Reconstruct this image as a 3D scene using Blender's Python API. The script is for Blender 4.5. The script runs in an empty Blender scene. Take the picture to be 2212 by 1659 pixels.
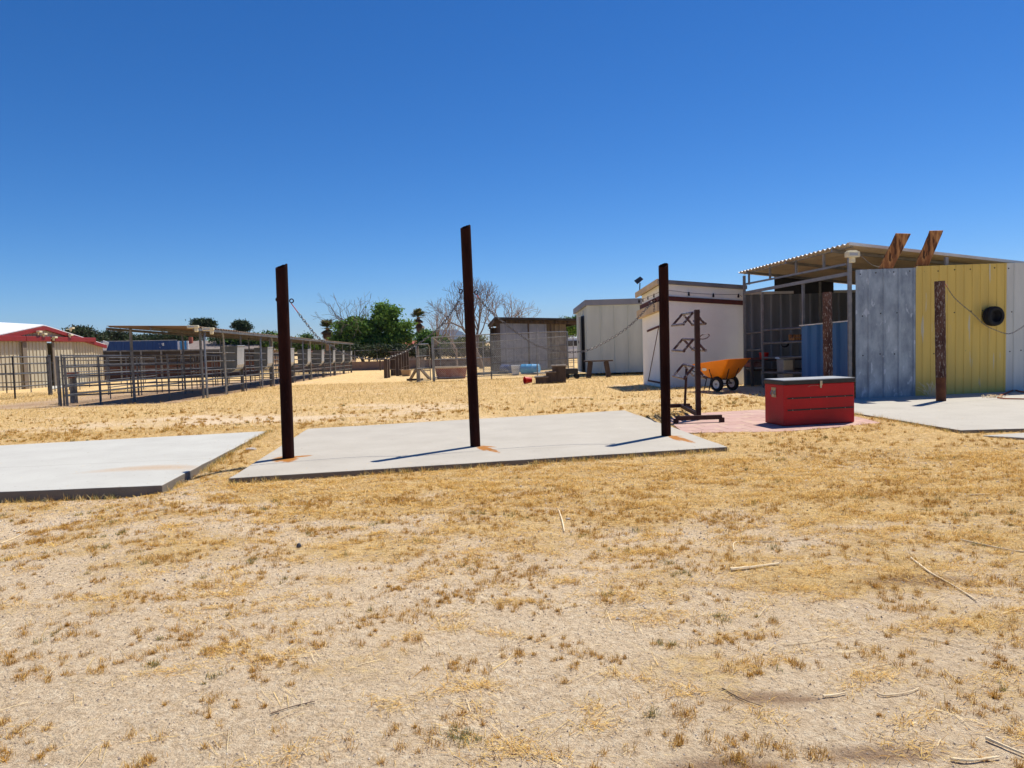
import bpy, math, random
import numpy as np
from mathutils import Vector, Matrix
R_ = math.radians
random.seed(7); rng = np.random.default_rng(11)
scene = bpy.context.scene
COL = scene.collection

# ---------------------------------------------------------------- camera, world, sun, exposure
FOC, PITCH, ROLL, EYE = 1560.0, R_(3.35), R_(1.7), 1.5
cr, sr = math.cos(ROLL), math.sin(ROLL)
_f = Vector((0, math.cos(PITCH), -math.sin(PITCH))); _u0 = Vector((0, math.sin(PITCH), math.cos(PITCH))); _r0 = Vector((1, 0, 0))
_r = _r0*cr - _u0*sr; _u = _u0*cr + _r0*sr
cam_d = bpy.data.cameras.new('camera'); cam = bpy.data.objects.new('camera', cam_d); COL.objects.link(cam)
cam.matrix_world = Matrix(((_r.x, _u.x, -_f.x, 0), (_r.y, _u.y, -_f.y, 0), (_r.z, _u.z, -_f.z, EYE), (0, 0, 0, 1)))
cam_d.sensor_width = 36.0; cam_d.lens = FOC/2212*36; cam_d.clip_start = 0.1; cam_d.clip_end = 12000
scene.camera = cam

SUN_EL, SUN_AZ = R_(62.5), math.atan2(.735, .678)
world = bpy.data.worlds.new('World'); scene.world = world; world.use_nodes = True
wn = world.node_tree; wn.nodes.clear()
wo = wn.nodes.new('ShaderNodeOutputWorld'); bg = wn.nodes.new('ShaderNodeBackground'); sk = wn.nodes.new('ShaderNodeTexSky')
sk.sky_type = 'NISHITA'; sk.sun_disc = False; sk.sun_elevation = SUN_EL; sk.sun_rotation = SUN_AZ
sk.altitude = 1500; sk.air_density = 1.0; sk.dust_density = 0.0; sk.ozone_density = 0.3
SKY = 0.08
hs = wn.nodes.new('ShaderNodeHueSaturation'); hs.inputs['Saturation'].default_value = 1.2
sp_ = wn.nodes.new('ShaderNodeSeparateColor'); cb_ = wn.nodes.new('ShaderNodeCombineColor')
wn.links.new(sk.outputs[0], hs.inputs['Color']); wn.links.new(hs.outputs[0], sp_.inputs[0])
for i, (ga_, gp_) in enumerate(((.663, 1.356), (.803, 1.069), (1.209, 1.041))):   # desert-air tint of the clear sky, channel by channel
    m0 = wn.nodes.new('ShaderNodeMath'); m0.operation = 'MULTIPLY'; wn.links.new(sp_.outputs[i], m0.inputs[0]); m0.inputs[1].default_value = SKY*1.19
    m1 = wn.nodes.new('ShaderNodeMath'); m1.operation = 'POWER'; wn.links.new(m0.outputs[0], m1.inputs[0]); m1.inputs[1].default_value = gp_
    m2 = wn.nodes.new('ShaderNodeMath'); m2.operation = 'MULTIPLY'; wn.links.new(m1.outputs[0], m2.inputs[0]); m2.inputs[1].default_value = ga_/(SKY*1.19); wn.links.new(m2.outputs[0], cb_.inputs[i])
wn.links.new(cb_.outputs[0], bg.inputs[0]); bg.inputs['Strength'].default_value = SKY
wn.links.new(bg.outputs[0], wo.inputs[0])
sl = bpy.data.lights.new('sun', 'SUN'); sun = bpy.data.objects.new('sun', sl); COL.objects.link(sun)
sl.energy = 5.0; sl.angle = R_(0.53); sl.color = (1.0, 0.93, 0.80)
_ts = Vector((math.cos(SUN_EL)*math.sin(SUN_AZ), math.cos(SUN_EL)*math.cos(SUN_AZ), math.sin(SUN_EL)))
sun.rotation_euler = _ts.to_track_quat('Z', 'Y').to_euler()
scene.view_settings.view_transform = 'Standard'; scene.view_settings.look = 'None'
scene.view_settings.exposure = 0.25; scene.view_settings.gamma = 1.0; scene.view_settings.use_curve_mapping = False

# ---------------------------------------------------------------- survey helpers (bearing and drop read off the picture -> metres)
def slope(x):
    t = min(1, max(0, (x+2)/6.0)); t = t*t*(3-2*t)
    return 0.017*(1-t) + 0.007*t
def hg(x, y): return -slope(x)*max(0.0, min(y, 85.0)-20.0)
def ray(u, v): return _f + _r*((u-1106)/FOC) - _u*((v-829.5)/FOC)
def G(u, v, dz=0.0):
    d = ray(u, v); x = 0; y = 12.0
    for _ in range(300):
        t = (hg(x, y)+dz-EYE)/d.z
        y = .5*y+.5*t*d.y; x = .5*x+.5*t*d.x
    return Vector((x, y, hg(x, y)+dz))
def D(u, v, Y):
    d = ray(u, v); t = Y/d.y; return Vector((t*d.x, Y, EYE+t*d.z))
def ZT(p, v):
    """height at ground position p that is seen on picture row v"""
    lo, hi = -2.0, 40.0
    for _ in range(50):
        m = (lo+hi)/2; q = Vector((p[0], p[1], m-EYE)); row = 829.5-FOC*q.dot(_u)/q.dot(_f)
        if row > v: lo = m
        else: hi = m
    return lo

# ---------------------------------------------------------------- materials
def rgb(c): return (c[0], c[1], c[2], 1.0)
def mat(name, c1, c2=None, scale=4.0, rough=0.7, metal=0.0, bump=0.0, bscale=None, lo=0.35, hi=0.65, stretch=(1, 1, 1), c3=None, s3=20.0, t3=0.62, detail=5, spec=0.35):
    m = bpy.data.materials.new(name); m.use_nodes = True; nt = m.node_tree; b = nt.nodes['Principled BSDF']
    b.inputs['Roughness'].default_value = rough; b.inputs['Metallic'].default_value = metal
    b.inputs['Specular IOR Level'].default_value = spec
    L = nt.links.new; N = nt.nodes.new
    tc = N('ShaderNodeTexCoord'); mp = N('ShaderNodeMapping'); mp.inputs['Scale'].default_value = stretch
    L(tc.outputs['Object'], mp.inputs['Vector'])
    if c2 is None: c2 = tuple(x*0.8 for x in c1)
    n = N('ShaderNodeTexNoise'); n.inputs['Scale'].default_value = scale; n.inputs['Detail'].default_value = detail; n.inputs['Roughness'].default_value = .62
    L(mp.outputs[0], n.inputs['Vector'])
    r = N('ShaderNodeValToRGB'); r.color_ramp.elements[0].position = lo; r.color_ramp.elements[1].position = hi
    r.color_ramp.elements[0].color = rgb(c1); r.color_ramp.elements[1].color = rgb(c2); L(n.outputs['Fac'], r.inputs['Fac'])
    out = r.outputs[0]
    if c3 is not None:
        n3 = N('ShaderNodeTexNoise'); n3.inputs['Scale'].default_value = s3; n3.inputs['Detail'].default_value = 6; L(mp.outputs[0], n3.inputs['Vector'])
        r3 = N('ShaderNodeValToRGB'); r3.color_ramp.elements[0].position = t3; r3.color_ramp.elements[1].position = t3+.05; L(n3.outputs['Fac'], r3.inputs['Fac'])
        mx = N('ShaderNodeMix'); mx.data_type = 'RGBA'; L(r3.outputs[0], mx.inputs['Factor']); L(out, mx.inputs['A']); mx.inputs['B'].default_value = rgb(c3); out = mx.outputs['Result']
    L(out, b.inputs['Base Color'])
    if bump:
        nb = N('ShaderNodeTexNoise'); nb.inputs['Scale'].default_value = bscale or scale*6; nb.inputs['Detail'].default_value = 6; L(mp.outputs[0], nb.inputs['Vector'])
        bm = N('ShaderNodeBump'); bm.inputs['Strength'].default_value = bump; bm.inputs['Distance'].default_value = .02; L(nb.outputs['Fac'], bm.inputs['Height']); L(bm.outputs[0], b.inputs['Normal'])
    return m
def mat_attr(name, rough=0.8, transl=0.0, spec=0.3):
    m = bpy.data.materials.new(name); m.use_nodes = True; nt = m.node_tree; b = nt.nodes['Principled BSDF']
    a = nt.nodes.new('ShaderNodeAttribute'); a.attribute_name = 'Col'; nt.links.new(a.outputs['Color'], b.inputs['Base Color'])
    b.inputs['Roughness'].default_value = rough; b.inputs['Specular IOR Level'].default_value = spec
    if transl:
        t = nt.nodes.new('ShaderNodeBsdfTranslucent'); mx = nt.nodes.new('ShaderNodeMixShader'); mx.inputs[0].default_value = transl
        nt.links.new(a.outputs['Color'], t.inputs['Color']); nt.links.new(b.outputs[0], mx.inputs[1]); nt.links.new(t.outputs[0], mx.inputs[2])
        nt.links.new(mx.outputs[0], nt.nodes['Material Output'].inputs['Surface'])
    return m
M = {}
M['rust'] = mat('rusted_pipe', (.014, .0035, .003), (.034, .010, .007), 5, .9, 0, .35, 60, stretch=(1, 1, .3), c3=(.075, .025, .012), s3=14, t3=.68, spec=.12)
M['rackbrown'] = mat('brown_painted_steel', (.055, .022, .018), (.10, .045, .035), 8, .42, .1, .15, 60, c3=(.34, .31, .28), s3=14, t3=.55)
M['rackdark'] = mat('dark_brown_steel', (.035, .014, .011), (.06, .026, .02), 8, .6, 0, .15, 60, spec=.2)
M['galvpipe'] = mat('galvanised_pipe', (.20, .21, .22), (.34, .35, .36), 6, .42, .65, .1, 50)
M['darkpipe'] = mat('weathered_grey_pipe', (.10, .105, .11), (.20, .20, .20), 4, .5, .5, .1, 50)
M['galv'] = mat('galvanised_sheet', (.20, .24, .285), (.43, .49, .53), 4.2, .5, .3, .12, 30, .32, .72, stretch=(1, 1, .5), c3=(.48, .53, .58), s3=9, t3=.62)
M['galv2'] = mat('dull_galvanised_sheet', (.20, .215, .26), (.30, .31, .36), 1.2, .6, .3, .08, 30)
M['yellow'] = mat('faded_yellow_paint', (.74, .52, .12), (.62, .44, .11), 1.5, .6, 0, .12, 25, .3, .7, stretch=(3, 3, .35), c3=(.60, .54, .36), s3=2.4, t3=.64)
M['whitepanel'] = mat('chalky_white_paint', (.62, .63, .58), (.53, .54, .50), 1.5, .6, 0, .08, 25, stretch=(3, 3, .4))
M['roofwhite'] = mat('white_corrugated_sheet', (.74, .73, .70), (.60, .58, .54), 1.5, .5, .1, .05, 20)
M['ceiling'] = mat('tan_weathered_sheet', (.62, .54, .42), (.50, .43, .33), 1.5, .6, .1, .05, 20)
M['steelgrey'] = mat('grey_square_tube', (.20, .20, .20), (.30, .29, .28), 5, .5, .4, .1, 40)
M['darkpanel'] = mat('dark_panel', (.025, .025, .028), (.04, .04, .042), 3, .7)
M['backwall'] = mat('grey_corrugated_wall', (.17, .18, .19), (.26, .27, .28), 1.2, .6, .2, .08, 20, stretch=(2, 2, .4))
M['blue'] = mat('blue_painted_sheet', (.045, .15, .33), (.03, .115, .26), 1.5, .5, .0, .06, 20, stretch=(2, 2, .4))
M['wood'] = mat('weathered_brown_board', (.50, .25, .09), (.24, .095, .035), 6, .8, 0, .5, 40, .42, .58, stretch=(2.2, 1, .35), c3=(.07, .028, .012), s3=9, t3=.58)
M['darkwood'] = mat('dark_timber', (.045, .033, .028), (.10, .07, .055), 5, .85, 0, .4, 40, stretch=(1, 1, .2))
M['greywood'] = mat('grey_weathered_timber', (.26, .22, .18), (.14, .115, .095), 5, .85, 0, .4, 40, stretch=(1, 1, .3))
M['peel'] = mat('peeling_painted_pole', (.05, .018, .012), (.13, .065, .045), 7, .8, 0, .7, 60, .4, .6, stretch=(1, 1, .3), c3=(.30, .25, .21), s3=48, t3=.57)
M['rustbase'] = mat('bare_rusty_base', (.16, .055, .02), (.07, .022, .012), 6, .8, .1, .3, 50)
M['white'] = mat('white_stucco_paint', (.90, .90, .84), (.84, .84, .78), 1.3, .85, 0, .2, 40)
M['cream'] = mat('bare_cream_board', (.62, .50, .33), (.50, .38, .24), 2, .85, 0, .2, 30)
M['maroon'] = mat('maroon_trim', (.11, .03, .022), (.08, .022, .018), 4, .7)
M['greyroof'] = mat('grey_felt_roof', (.15, .155, .17), (.22, .215, .22), 3, .8)
M['shedgrey'] = mat('pale_grey_metal_siding', (.56, .60, .55), (.48, .52, .48), .9, .6, .05, .05, 20, stretch=(2, 2, .5))
M['shedroof'] = mat('blue_grey_roof_trim', (.20, .215, .26), (.25, .26, .30), 2, .6)
M['black'] = mat('black_rubber', (.007, .007, .008), (.012, .012, .013), 8, .75, 0, .2, 60)
M['blackmetal'] = mat('black_painted_metal', (.018, .018, .02), (.03, .03, .032), 8, .4, .2)
M['lidtop'] = mat('dusty_grey_lid', (.33, .36, .39), (.42, .44, .46), 5, .45, 0, .1, 40)
M['red'] = mat('red_enamel', (.48, .004, .007), (.36, .004, .006), 2, .5, 0, .04, 30, c3=(.40, .035, .032), s3=26, t3=.66)
M['chrome'] = mat('worn_chrome', (.45, .42, .36), (.3, .27, .22), 20, .3, .9)
M['orange'] = mat('orange_plastic', (.93, .28, .008), (.84, .23, .008), 4, .42, 0, .03, 30)
M['hub'] = mat('white_wheel_rim', (.75, .73, .68), (.6, .58, .54), 8, .5)
M['chain'] = mat('dull_steel_chain', (.10, .085, .075), (.22, .20, .19), 30, .45, .6)
M['redcord'] = mat('red_cord', (.62, .12, .08), (.5, .1, .08), 30, .8)
M['tan'] = mat('tan_metal_siding', (.52, .47, .35), (.47, .42, .31), .8, .6, .05)
M['tandark'] = mat('dark_tan_seam', (.16, .13, .10), (.2, .16, .12), 2, .7)
M['barnred'] = mat('red_metal_trim', (.25, .018, .014), (.20, .016, .012), 2, .5)
M['bright'] = mat('bright_white_roof', (.88, .88, .88), (.82, .82, .82), 2, .4)
M['fixture'] = mat('cream_lamp_housing', (.72, .66, .45), (.62, .56, .38), 8, .5)
M['containerblue'] = mat('container_blue', (.018, .055, .19), (.025, .07, .21), 1.0, .5, .1)
M['offwhite'] = mat('off_white_paint', (.75, .78, .80), (.65, .68, .72), 4, .6)
M['shingle'] = mat('grey_brown_shingles', (.19, .155, .14), (.25, .21, .195), 2.5, .9, 0, .3, 10, c3=(.22, .18, .16), s3=5, t3=.6)
M['shelterroof'] = mat('dark_tar_roof', (.04, .035, .035), (.07, .06, .055), 3, .9, spec=.1)
M['stucco'] = mat('beige_stucco', (.45, .36, .27), (.40, .31, .23), 2, .9)
M['redtile'] = mat('red_clay_tiles', (.40, .12, .085), (.30, .09, .06), 2, .9, 0, .5, 8)
M['block'] = mat('brown_concrete_block', (.30, .205, .155), (.24, .16, .12), .8, .9, 0, .3, 8, c3=(.18, .12, .09), s3=2.5, t3=.58)
M['screen'] = mat('dark_wind_screen', (.035, .030, .028), (.06, .05, .045), .6, .9)
M['screenbrown'] = mat('reddish_brown_panel', (.09, .045, .035), (.12, .06, .045), .8, .9)
M['bluedrum'] = mat('blue_plastic_drum', (.05, .34, .66), (.04, .27, .56), 2, .4)
M['redplastic'] = mat('red_plastic', (.55, .015, .012), (.45, .012, .01), 4, .4)
M['trough'] = mat('rust_red_trough', (.26, .085, .06), (.38, .25, .20), 2.5, .8, 0, .3, 20, .5, .75)
M['tanplastic'] = mat('tan_plastic', (.38, .26, .15), (.33, .22, .13), 3, .6)
M['feeder'] = mat('shaded_galvanised_feeder', (.13, .145, .14), (.20, .21, .205), 1.5, .5, .25, .05, 20)  # darker copy for the end plates: their shade is painted into the colour
M['feeder_lit'] = mat('lit_galvanised_feeder', (.34, .36, .38), (.42, .44, .46), 1.5, .45, .3)  # lighter copy of the same sheet, sunlit tone painted in for the shell
M['shade'] = mat('rusted_shade_sheet', (.25, .17, .11), (.18, .12, .08), 1.2, .6, .2, .05, 10)
M['bark'] = mat('grey_brown_bark', (.16, .12, .095), (.24, .19, .155), 3, .9, 0, .4, 20)
M['palebark'] = mat('pale_dry_bark', (.36, .28, .23), (.24, .18, .145), 3, .9, 0, .4, 20)
M['palmtrunk'] = mat('palm_trunk', (.20, .13, .08), (.28, .19, .12), 3, .9, 0, .4, 20)
M['mount'] = mat('mountain_rock', (.030, .034, .045), (.045, .045, .05), .004, .95)
M['twig'] = mat('pale_dry_stalk', (.86, .72, .48), (.74, .58, .36), 14, .8, 0, .3, 60)
M['darktwig'] = mat('dark_dry_stalk', (.20, .13, .085), (.12, .08, .055), 14, .8, 0, .3, 60)
M['stone'] = mat('pale_stone', (.5, .46, .42), (.38, .34, .31), 12, .9, 0, .4, 50)
M['darkstone'] = mat('dark_grey_stone', (.08, .085, .095), (.13, .13, .14), 12, .9, 0, .4, 50)
M['rope'] = mat('orange_rope', (.50, .13, .05), (.36, .10, .045), 20, .9)
M['straw'] = mat_attr('dry_straw', .75, .25)
M['leaf'] = mat_attr('foliage', .6, .25)
M['gravel'] = mat_attr('gravel_stones', .9)
M['solar'] = mat('black_solar_panel', (.012, .014, .02), (.018, .02, .028), 5, .2)
M['burlap'] = mat('cream_feed_sack', (.62, .50, .30), (.5, .4, .25), 6, .8)

def slab_mat(name, ca, cb, rusts=(), lines=(), smear=None):
    """concrete: two tones, fine specks, rust stains at points (x,y,dx,dy), hairline joints (px,py,qx,qy), a brown smear"""
    m = mat(name, ca, cb, 1.4, .85, 0, .25, 60, .3, .7); nt = m.node_tree; b = nt.nodes['Principled BSDF']; L = nt.links.new; N = nt.nodes.new
    cur = b.inputs['Base Color'].links[0].from_socket
    geo = N('ShaderNodeNewGeometry'); sep = N('ShaderNodeSeparateXYZ'); L(geo.outputs['Position'], sep.inputs[0])
    def mth(op, a, c=None, d=None):
        n = N('ShaderNodeMath'); n.operation = op
        for i, v in enumerate((a, c, d)):
            if v is None: continue
            if isinstance(v, (int, float)): n.inputs[i].default_value = v
            else: L(v, n.inputs[i])
        return n.outputs[0]
    nz = N('ShaderNodeTexNoise'); nz.inputs['Scale'].default_value = 22; nz.inputs['Detail'].default_value = 5; L(geo.outputs['Position'], nz.inputs['Vector'])
    nb = N('ShaderNodeTexNoise'); nb.inputs['Scale'].default_value = 1.3; L(geo.outputs['Position'], nb.inputs['Vector'])
    X, Y = sep.outputs[0], sep.outputs[1]
    def mixc(fac, col):
        nonlocal cur
        mx = N('ShaderNodeMix'); mx.data_type = 'RGBA'; L(fac, mx.inputs['Factor']); L(cur, mx.inputs['A']); mx.inputs['B'].default_value = rgb(col); cur = mx.outputs['Result']
    sp = N('ShaderNodeTexNoise'); sp.inputs['Scale'].default_value = 24; sp.inputs['Detail'].default_value = 2; L(geo.outputs['Position'], sp.inputs['Vector'])
    mixc(mth('MULTIPLY', mth('GREATER_THAN', sp.outputs['Fac'], .70), .55), (.22, .19, .16))
    for (x0, y0, dx, dy, ln, wd) in rusts:
        l = math.hypot(dx, dy); dx, dy = dx/l, dy/l
        a = mth('SUBTRACT', X, x0); c = mth('SUBTRACT', Y, y0)
        al = mth('ADD', mth('MULTIPLY', a, dx), mth('MULTIPLY', c, dy)); ac = mth('ADD', mth('MULTIPLY', a, -dy), mth('MULTIPLY', c, dx))
        al2 = mth('DIVIDE', mth('SUBTRACT', al, ln*.45), ln*.6); ac2 = mth('DIVIDE', ac, wd)
        d2 = mth('ADD', mth('MULTIPLY', al2, al2), mth('MULTIPLY', ac2, ac2))
        v = mth('SUBTRACT', 1.75, mth('ADD', d2, mth('MULTIPLY', nz.outputs['Fac'], 1.7)))
        n = N('ShaderNodeMath'); n.operation = 'MULTIPLY'; n.use_clamp = True; L(v, n.inputs[0]); n.inputs[1].default_value = 1.7
        mixc(n.outputs[0], (.37, .145, .018))
    for (px, py, qx, qy) in lines:
        l = math.hypot(qx-px, qy-py); nx, ny = -(qy-py)/l, (qx-px)/l
        d = mth('ADD', mth('MULTIPLY', mth('SUBTRACT', X, px), nx), mth('MULTIPLY', mth('SUBTRACT', Y, py), ny))
        d = mth('ADD', d, mth('MULTIPLY', mth('SUBTRACT', nb.outputs['Fac'], .5), .25))
        n = mth('LESS_THAN', mth('ABSOLUTE', d), .007)
        mixc(mth('MULTIPLY', n, .55), (.20, .17, .14))
    if smear:
        x0, y0, rx, ry, bend = smear
        a = mth('DIVIDE', mth('SUBTRACT', X, x0), rx)
        c = mth('DIVIDE', mth('SUBTRACT', mth('SUBTRACT', Y, y0), mth('MULTIPLY', mth('MULTIPLY', a, a), bend)), ry)
        d2 = mth('ADD', mth('MULTIPLY', a, a), mth('MULTIPLY', c, c))
        v = mth('SUBTRACT', 1.25, mth('ADD', d2, mth('MULTIPLY', nz.outputs['Fac'], .9)))
        n = N('ShaderNodeMath'); n.operation = 'MULTIPLY'; n.use_clamp = True; L(v, n.inputs[0]); n.inputs[1].default_value = 1.0
        mixc(n.outputs[0], (.46, .34, .23))
    sn = N('ShaderNodeSeparateXYZ'); L(geo.outputs['True Normal'], sn.inputs[0])
    mixc(mth('MULTIPLY', mth('LESS_THAN', sn.outputs[2], .4), .85), (.13, .105, .08))     # shade painted into the side faces as a dark brown
    L(cur, b.inputs['Base Color'])
    return m

# ---------------------------------------------------------------- object helpers
ORI = {}
def setp(o, label=None, cat=None, group=None, kind=None):
    for k, v in (('label', label), ('category', cat), ('group', group), ('kind', kind)):
        if v: o[k] = v
    return o
def thing(name, label, cat, loc=(0, 0, 0), rz=0.0, group=None):
    o = bpy.data.objects.new(name, None); COL.objects.link(o); o.empty_display_size = .1
    o.location = loc; o.rotation_euler = (0, 0, rz)
    ORI[o.name] = Vector((0, 0, 0)) if rz else Vector(loc)
    return setp(o, label, cat, group)
def local(name, label, cat, group=None):
    return thing(name, label, cat, (0, 0, 0), 0, group)
def merge(o, mb, m):
    me = o.data; me.materials.append(M[m]); k = len(me.vertices); nf = len(me.polygons); o0 = ORI[o.name]
    vs = [tuple(v.co) for v in me.vertices]+[(x-o0.x, y-o0.y, z-o0.z) for x, y, z in mb.v]
    fs = [tuple(p.vertices) for p in me.polygons]+[tuple(i+k for i in f) for f in mb.f]; mi = [p.material_index for p in me.polygons]+[len(me.materials)-1]*len(mb.f); sm_ = [p.use_smooth for p in me.polygons]+[False]*len(mb.f)
    me.clear_geometry(); me.from_pydata(vs, [], fs); me.polygons.foreach_set('material_index', mi); me.polygons.foreach_set('use_smooth', sm_); me.update()
class MB:
    def __init__(s): s.v = []; s.f = []
    def add(s, vs, fs):
        k = len(s.v); s.v += [tuple(a) for a in vs]; s.f += [tuple(k+i for i in q) for q in fs]; return s
    def box(s, c, d, rz=0.0, m=None):
        x, y, z = d[0]/2, d[1]/2, d[2]/2
        vs = [Vector((i*x, j*y, k*z)) for k in (-1, 1) for j in (-1, 1) for i in (-1, 1)]
        mt = m if m is not None else Matrix.Rotation(rz, 3, 'Z')
        vs = [mt @ v + Vector(c) for v in vs]
        return s.add(vs, [(0, 2, 3, 1), (4, 5, 7, 6), (0, 1, 5, 4), (2, 6, 7, 3), (0, 4, 6, 2), (1, 3, 7, 5)])
    def beam(s, a, b, w, h, up=(0, 0, 1)):
        a = Vector(a); b = Vector(b); d = (b-a); l = d.length; d.normalize(); up = Vector(up)
        if abs(d.dot(up)) > .98: up = Vector((0, 1, 0))
        sx = d.cross(up).normalized(); uz = sx.cross(d)
        mt = Matrix((sx, d, uz)).transposed()
        return s.box((a+b)/2, (w, l, h), m=mt)
    def tube(s, pts, r, n=8, caps=True, closed=False):
        pts = [Vector(p) for p in pts]; m = len(pts); rr = r if isinstance(r, (list, tuple)) else [r]*m
        k = len(s.v); ref = None
        for i, p in enumerate(pts):
            if closed: t = pts[(i+1) % m]-pts[i-1]
            else: t = pts[min(i+1, m-1)]-pts[max(i-1, 0)]
            t.normalize()
            if ref is None: ref = Vector((0, 0, 1)) if abs(t.z) < .9 else Vector((1, 0, 0))
            a = t.cross(ref)
            if a.length < 1e-4: a = t.orthogonal()
            a.normalize(); b = a.cross(t).normalized()
            ref = b
            for j in range(n):
                an = 2*math.pi*j/n; s.v.append(tuple(p+(a*math.cos(an)+b*math.sin(an))*rr[i]))
        for i in range(m if closed else m-1):
            i2 = (i+1) % m
            for j in range(n):
                s.f.append((k+i*n+j, k+i2*n+j, k+i2*n+(j+1) % n, k+i*n+(j+1) % n))
        if caps and not closed:
            s.f.append(tuple(k+j for j in range(n))); s.f.append(tuple(k+(m-1)*n+n-1-j for j in range(n)))
        return s
    def lathe(s, prof, c, n=24, m=None):
        """prof: (r,z) list round local z"""
        k = len(s.v); mt = m if m is not None else Matrix.Identity(3); c = Vector(c)
        for (r, z) in prof:
            for j in range(n):
                a = 2*math.pi*j/n; s.v.append(tuple(mt @ Vector((r*math.cos(a), r*math.sin(a), z))+c))
        for i in range(len(prof)-1):
            for j in range(n): s.f.append((k+i*n+j, k+i*n+(j+1) % n, k+(i+1)*n+(j+1) % n, k+(i+1)*n+j))
        return s
    def disc(s, c, r, n=20, m=None, z=0):
        k = len(s.v); mt = m if m is not None else Matrix.Identity(3)
        for j in range(n):
            a = 2*math.pi*j/n; s.v.append(tuple(mt @ Vector((r*math.cos(a), r*math.sin(a), z))+Vector(c)))
        s.f.append(tuple(range(k, k+n))); return s
    def prism(s, poly, z0, z1):
        n = len(poly); k = len(s.v)
        z0f = z0 if callable(z0) else (lambda x, y: z0); z1f = z1 if callable(z1) else (lambda x, y: z1)
        for p in poly: s.v.append((p[0], p[1], z0f(p[0], p[1])))
        for p in poly: s.v.append((p[0], p[1], z1f(p[0], p[1])))
        s.f.append(tuple(k+n-1-i for i in range(n))); s.f.append(tuple(k+n+i for i in range(n)))
        for i in range(n): s.f.append((k+i, k+(i+1) % n, k+n+(i+1) % n, k+n+i))
        return s
    def quad(s, a, b, c, d): return s.add([a, b, c, d], [(0, 1, 2, 3)])
    def slab4(s, a, b, c, d, t):
        """four corner quad with thickness t downwards"""
        q = [Vector(p) for p in (a, b, c, d)]; w = [p-Vector((0, 0, t)) for p in q]
        return s.add(q+w, [(0, 1, 2, 3), (7, 6, 5, 4), (0, 4, 5, 1), (1, 5, 6, 2), (2, 6, 7, 3), (3, 7, 4, 0)])
    def ribbed(s, p0, p1, z, pitch=.25, depth=.03, rib=.3, kind='rib', normal=None, off=0.0):
        """sheet standing from p0 to p1 with vertical ribs; z(t) -> (bottom, top)"""
        p0 = Vector((p0[0], p0[1], 0)); p1 = Vector((p1[0], p1[1], 0)); d = p1-p0; l = d.length; d.normalize()
        n = Vector((d.y, -d.x, 0)) if normal is None else Vector(normal)
        st = []
        cnt = max(1, int(round(l/pitch))); pt = l/cnt
        for i in range(cnt):
            b = i*pt
            if kind == 'wave':
                for j in range(6): st.append((b+pt*j/6, depth*.5*(1+math.sin(2*math.pi*j/6))))
            else:
                w = pt*rib
                st += [(b, 0), (b+pt-w, 0), (b+pt-w*.75, depth), (b+pt-w*.25, depth)]
        st.append((l, 0))
        k = len(s.v)
        for (q, o) in st:
            zb, zt = z(q/l); p = p0+d*q+n*(o+off)
            s.v.append((p.x, p.y, zb)); s.v.append((p.x, p.y, zt))
        for i in range(len(st)-1): s.f.append((k+2*i, k+2*i+2, k+2*i+3, k+2*i+1))
        return s
    def corr(s, a, b, c, d, pitch=.08, depth=.02, t=.004):
        """corrugated roof sheet, corners a-b one end, d-c the other; flutes run a->d, waves counted along a->b"""
        a, b, c, d = (Vector(p) for p in (a, b, c, d)); l = (b-a).length; n = max(2, int(l/pitch))*4
        nrm = (b-a).cross(d-a).normalized()
        if nrm.z < 0: nrm = -nrm
        k = len(s.v)
        for i in range(n+1):
            q = i/n; o = nrm*(depth*.5*math.sin(math.pi*i/2+.4))
            for p in (a+(b-a)*q+o, d+(c-d)*q+o): s.v.append(tuple(p))
            for p in (a+(b-a)*q+o-nrm*t, d+(c-d)*q+o-nrm*t): s.v.append(tuple(p))
        for i in range(n):
            u = k+4*i
            s.f += [(u, u+4, u+5, u+1), (u+2, u+3, u+7, u+6), (u, u+2, u+6, u+4), (u+1, u+5, u+7, u+3)]
        return s
    def build(s, name, m, parent=None, smooth=False, bevel=0.0, label=None, cat=None, group=None, kind=None, origin=None):
        if parent is not None: o0 = ORI.get(parent.name, Vector((0, 0, 0)))
        else: o0 = Vector(origin) if origin is not None else Vector((0, 0, 0))
        me = bpy.data.meshes.new(name); me.from_pydata([(x-o0.x, y-o0.y, z-o0.z) for x, y, z in s.v], [], s.f); me.update()
        me.materials.append(m if not isinstance(m, str) else M[m])
        if smooth:
            for p in me.polygons: p.use_smooth = True
            if hasattr(me, 'set_sharp_from_angle'): me.set_sharp_from_angle(angle=R_(40))
        o = bpy.data.objects.new(name, me); COL.objects.link(o)
        if parent is not None: o.parent = parent
        else: o.location = o0
        ORI[o.name] = o0
        if bevel:
            bv = o.modifiers.new('bevel', 'BEVEL'); bv.width = bevel; bv.segments = 2; bv.limit_method = 'ANGLE'
        return setp(o, label, cat, group, kind)
def copy_tree(o, parent=None, **kw):
    c = o.copy(); COL.objects.link(c); c.parent = parent
    for ch in [x for x in bpy.data.objects if x.parent == o]: copy_tree(ch, c)
    if kw.get('label'): c['label'] = kw['label']
    return c
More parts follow.
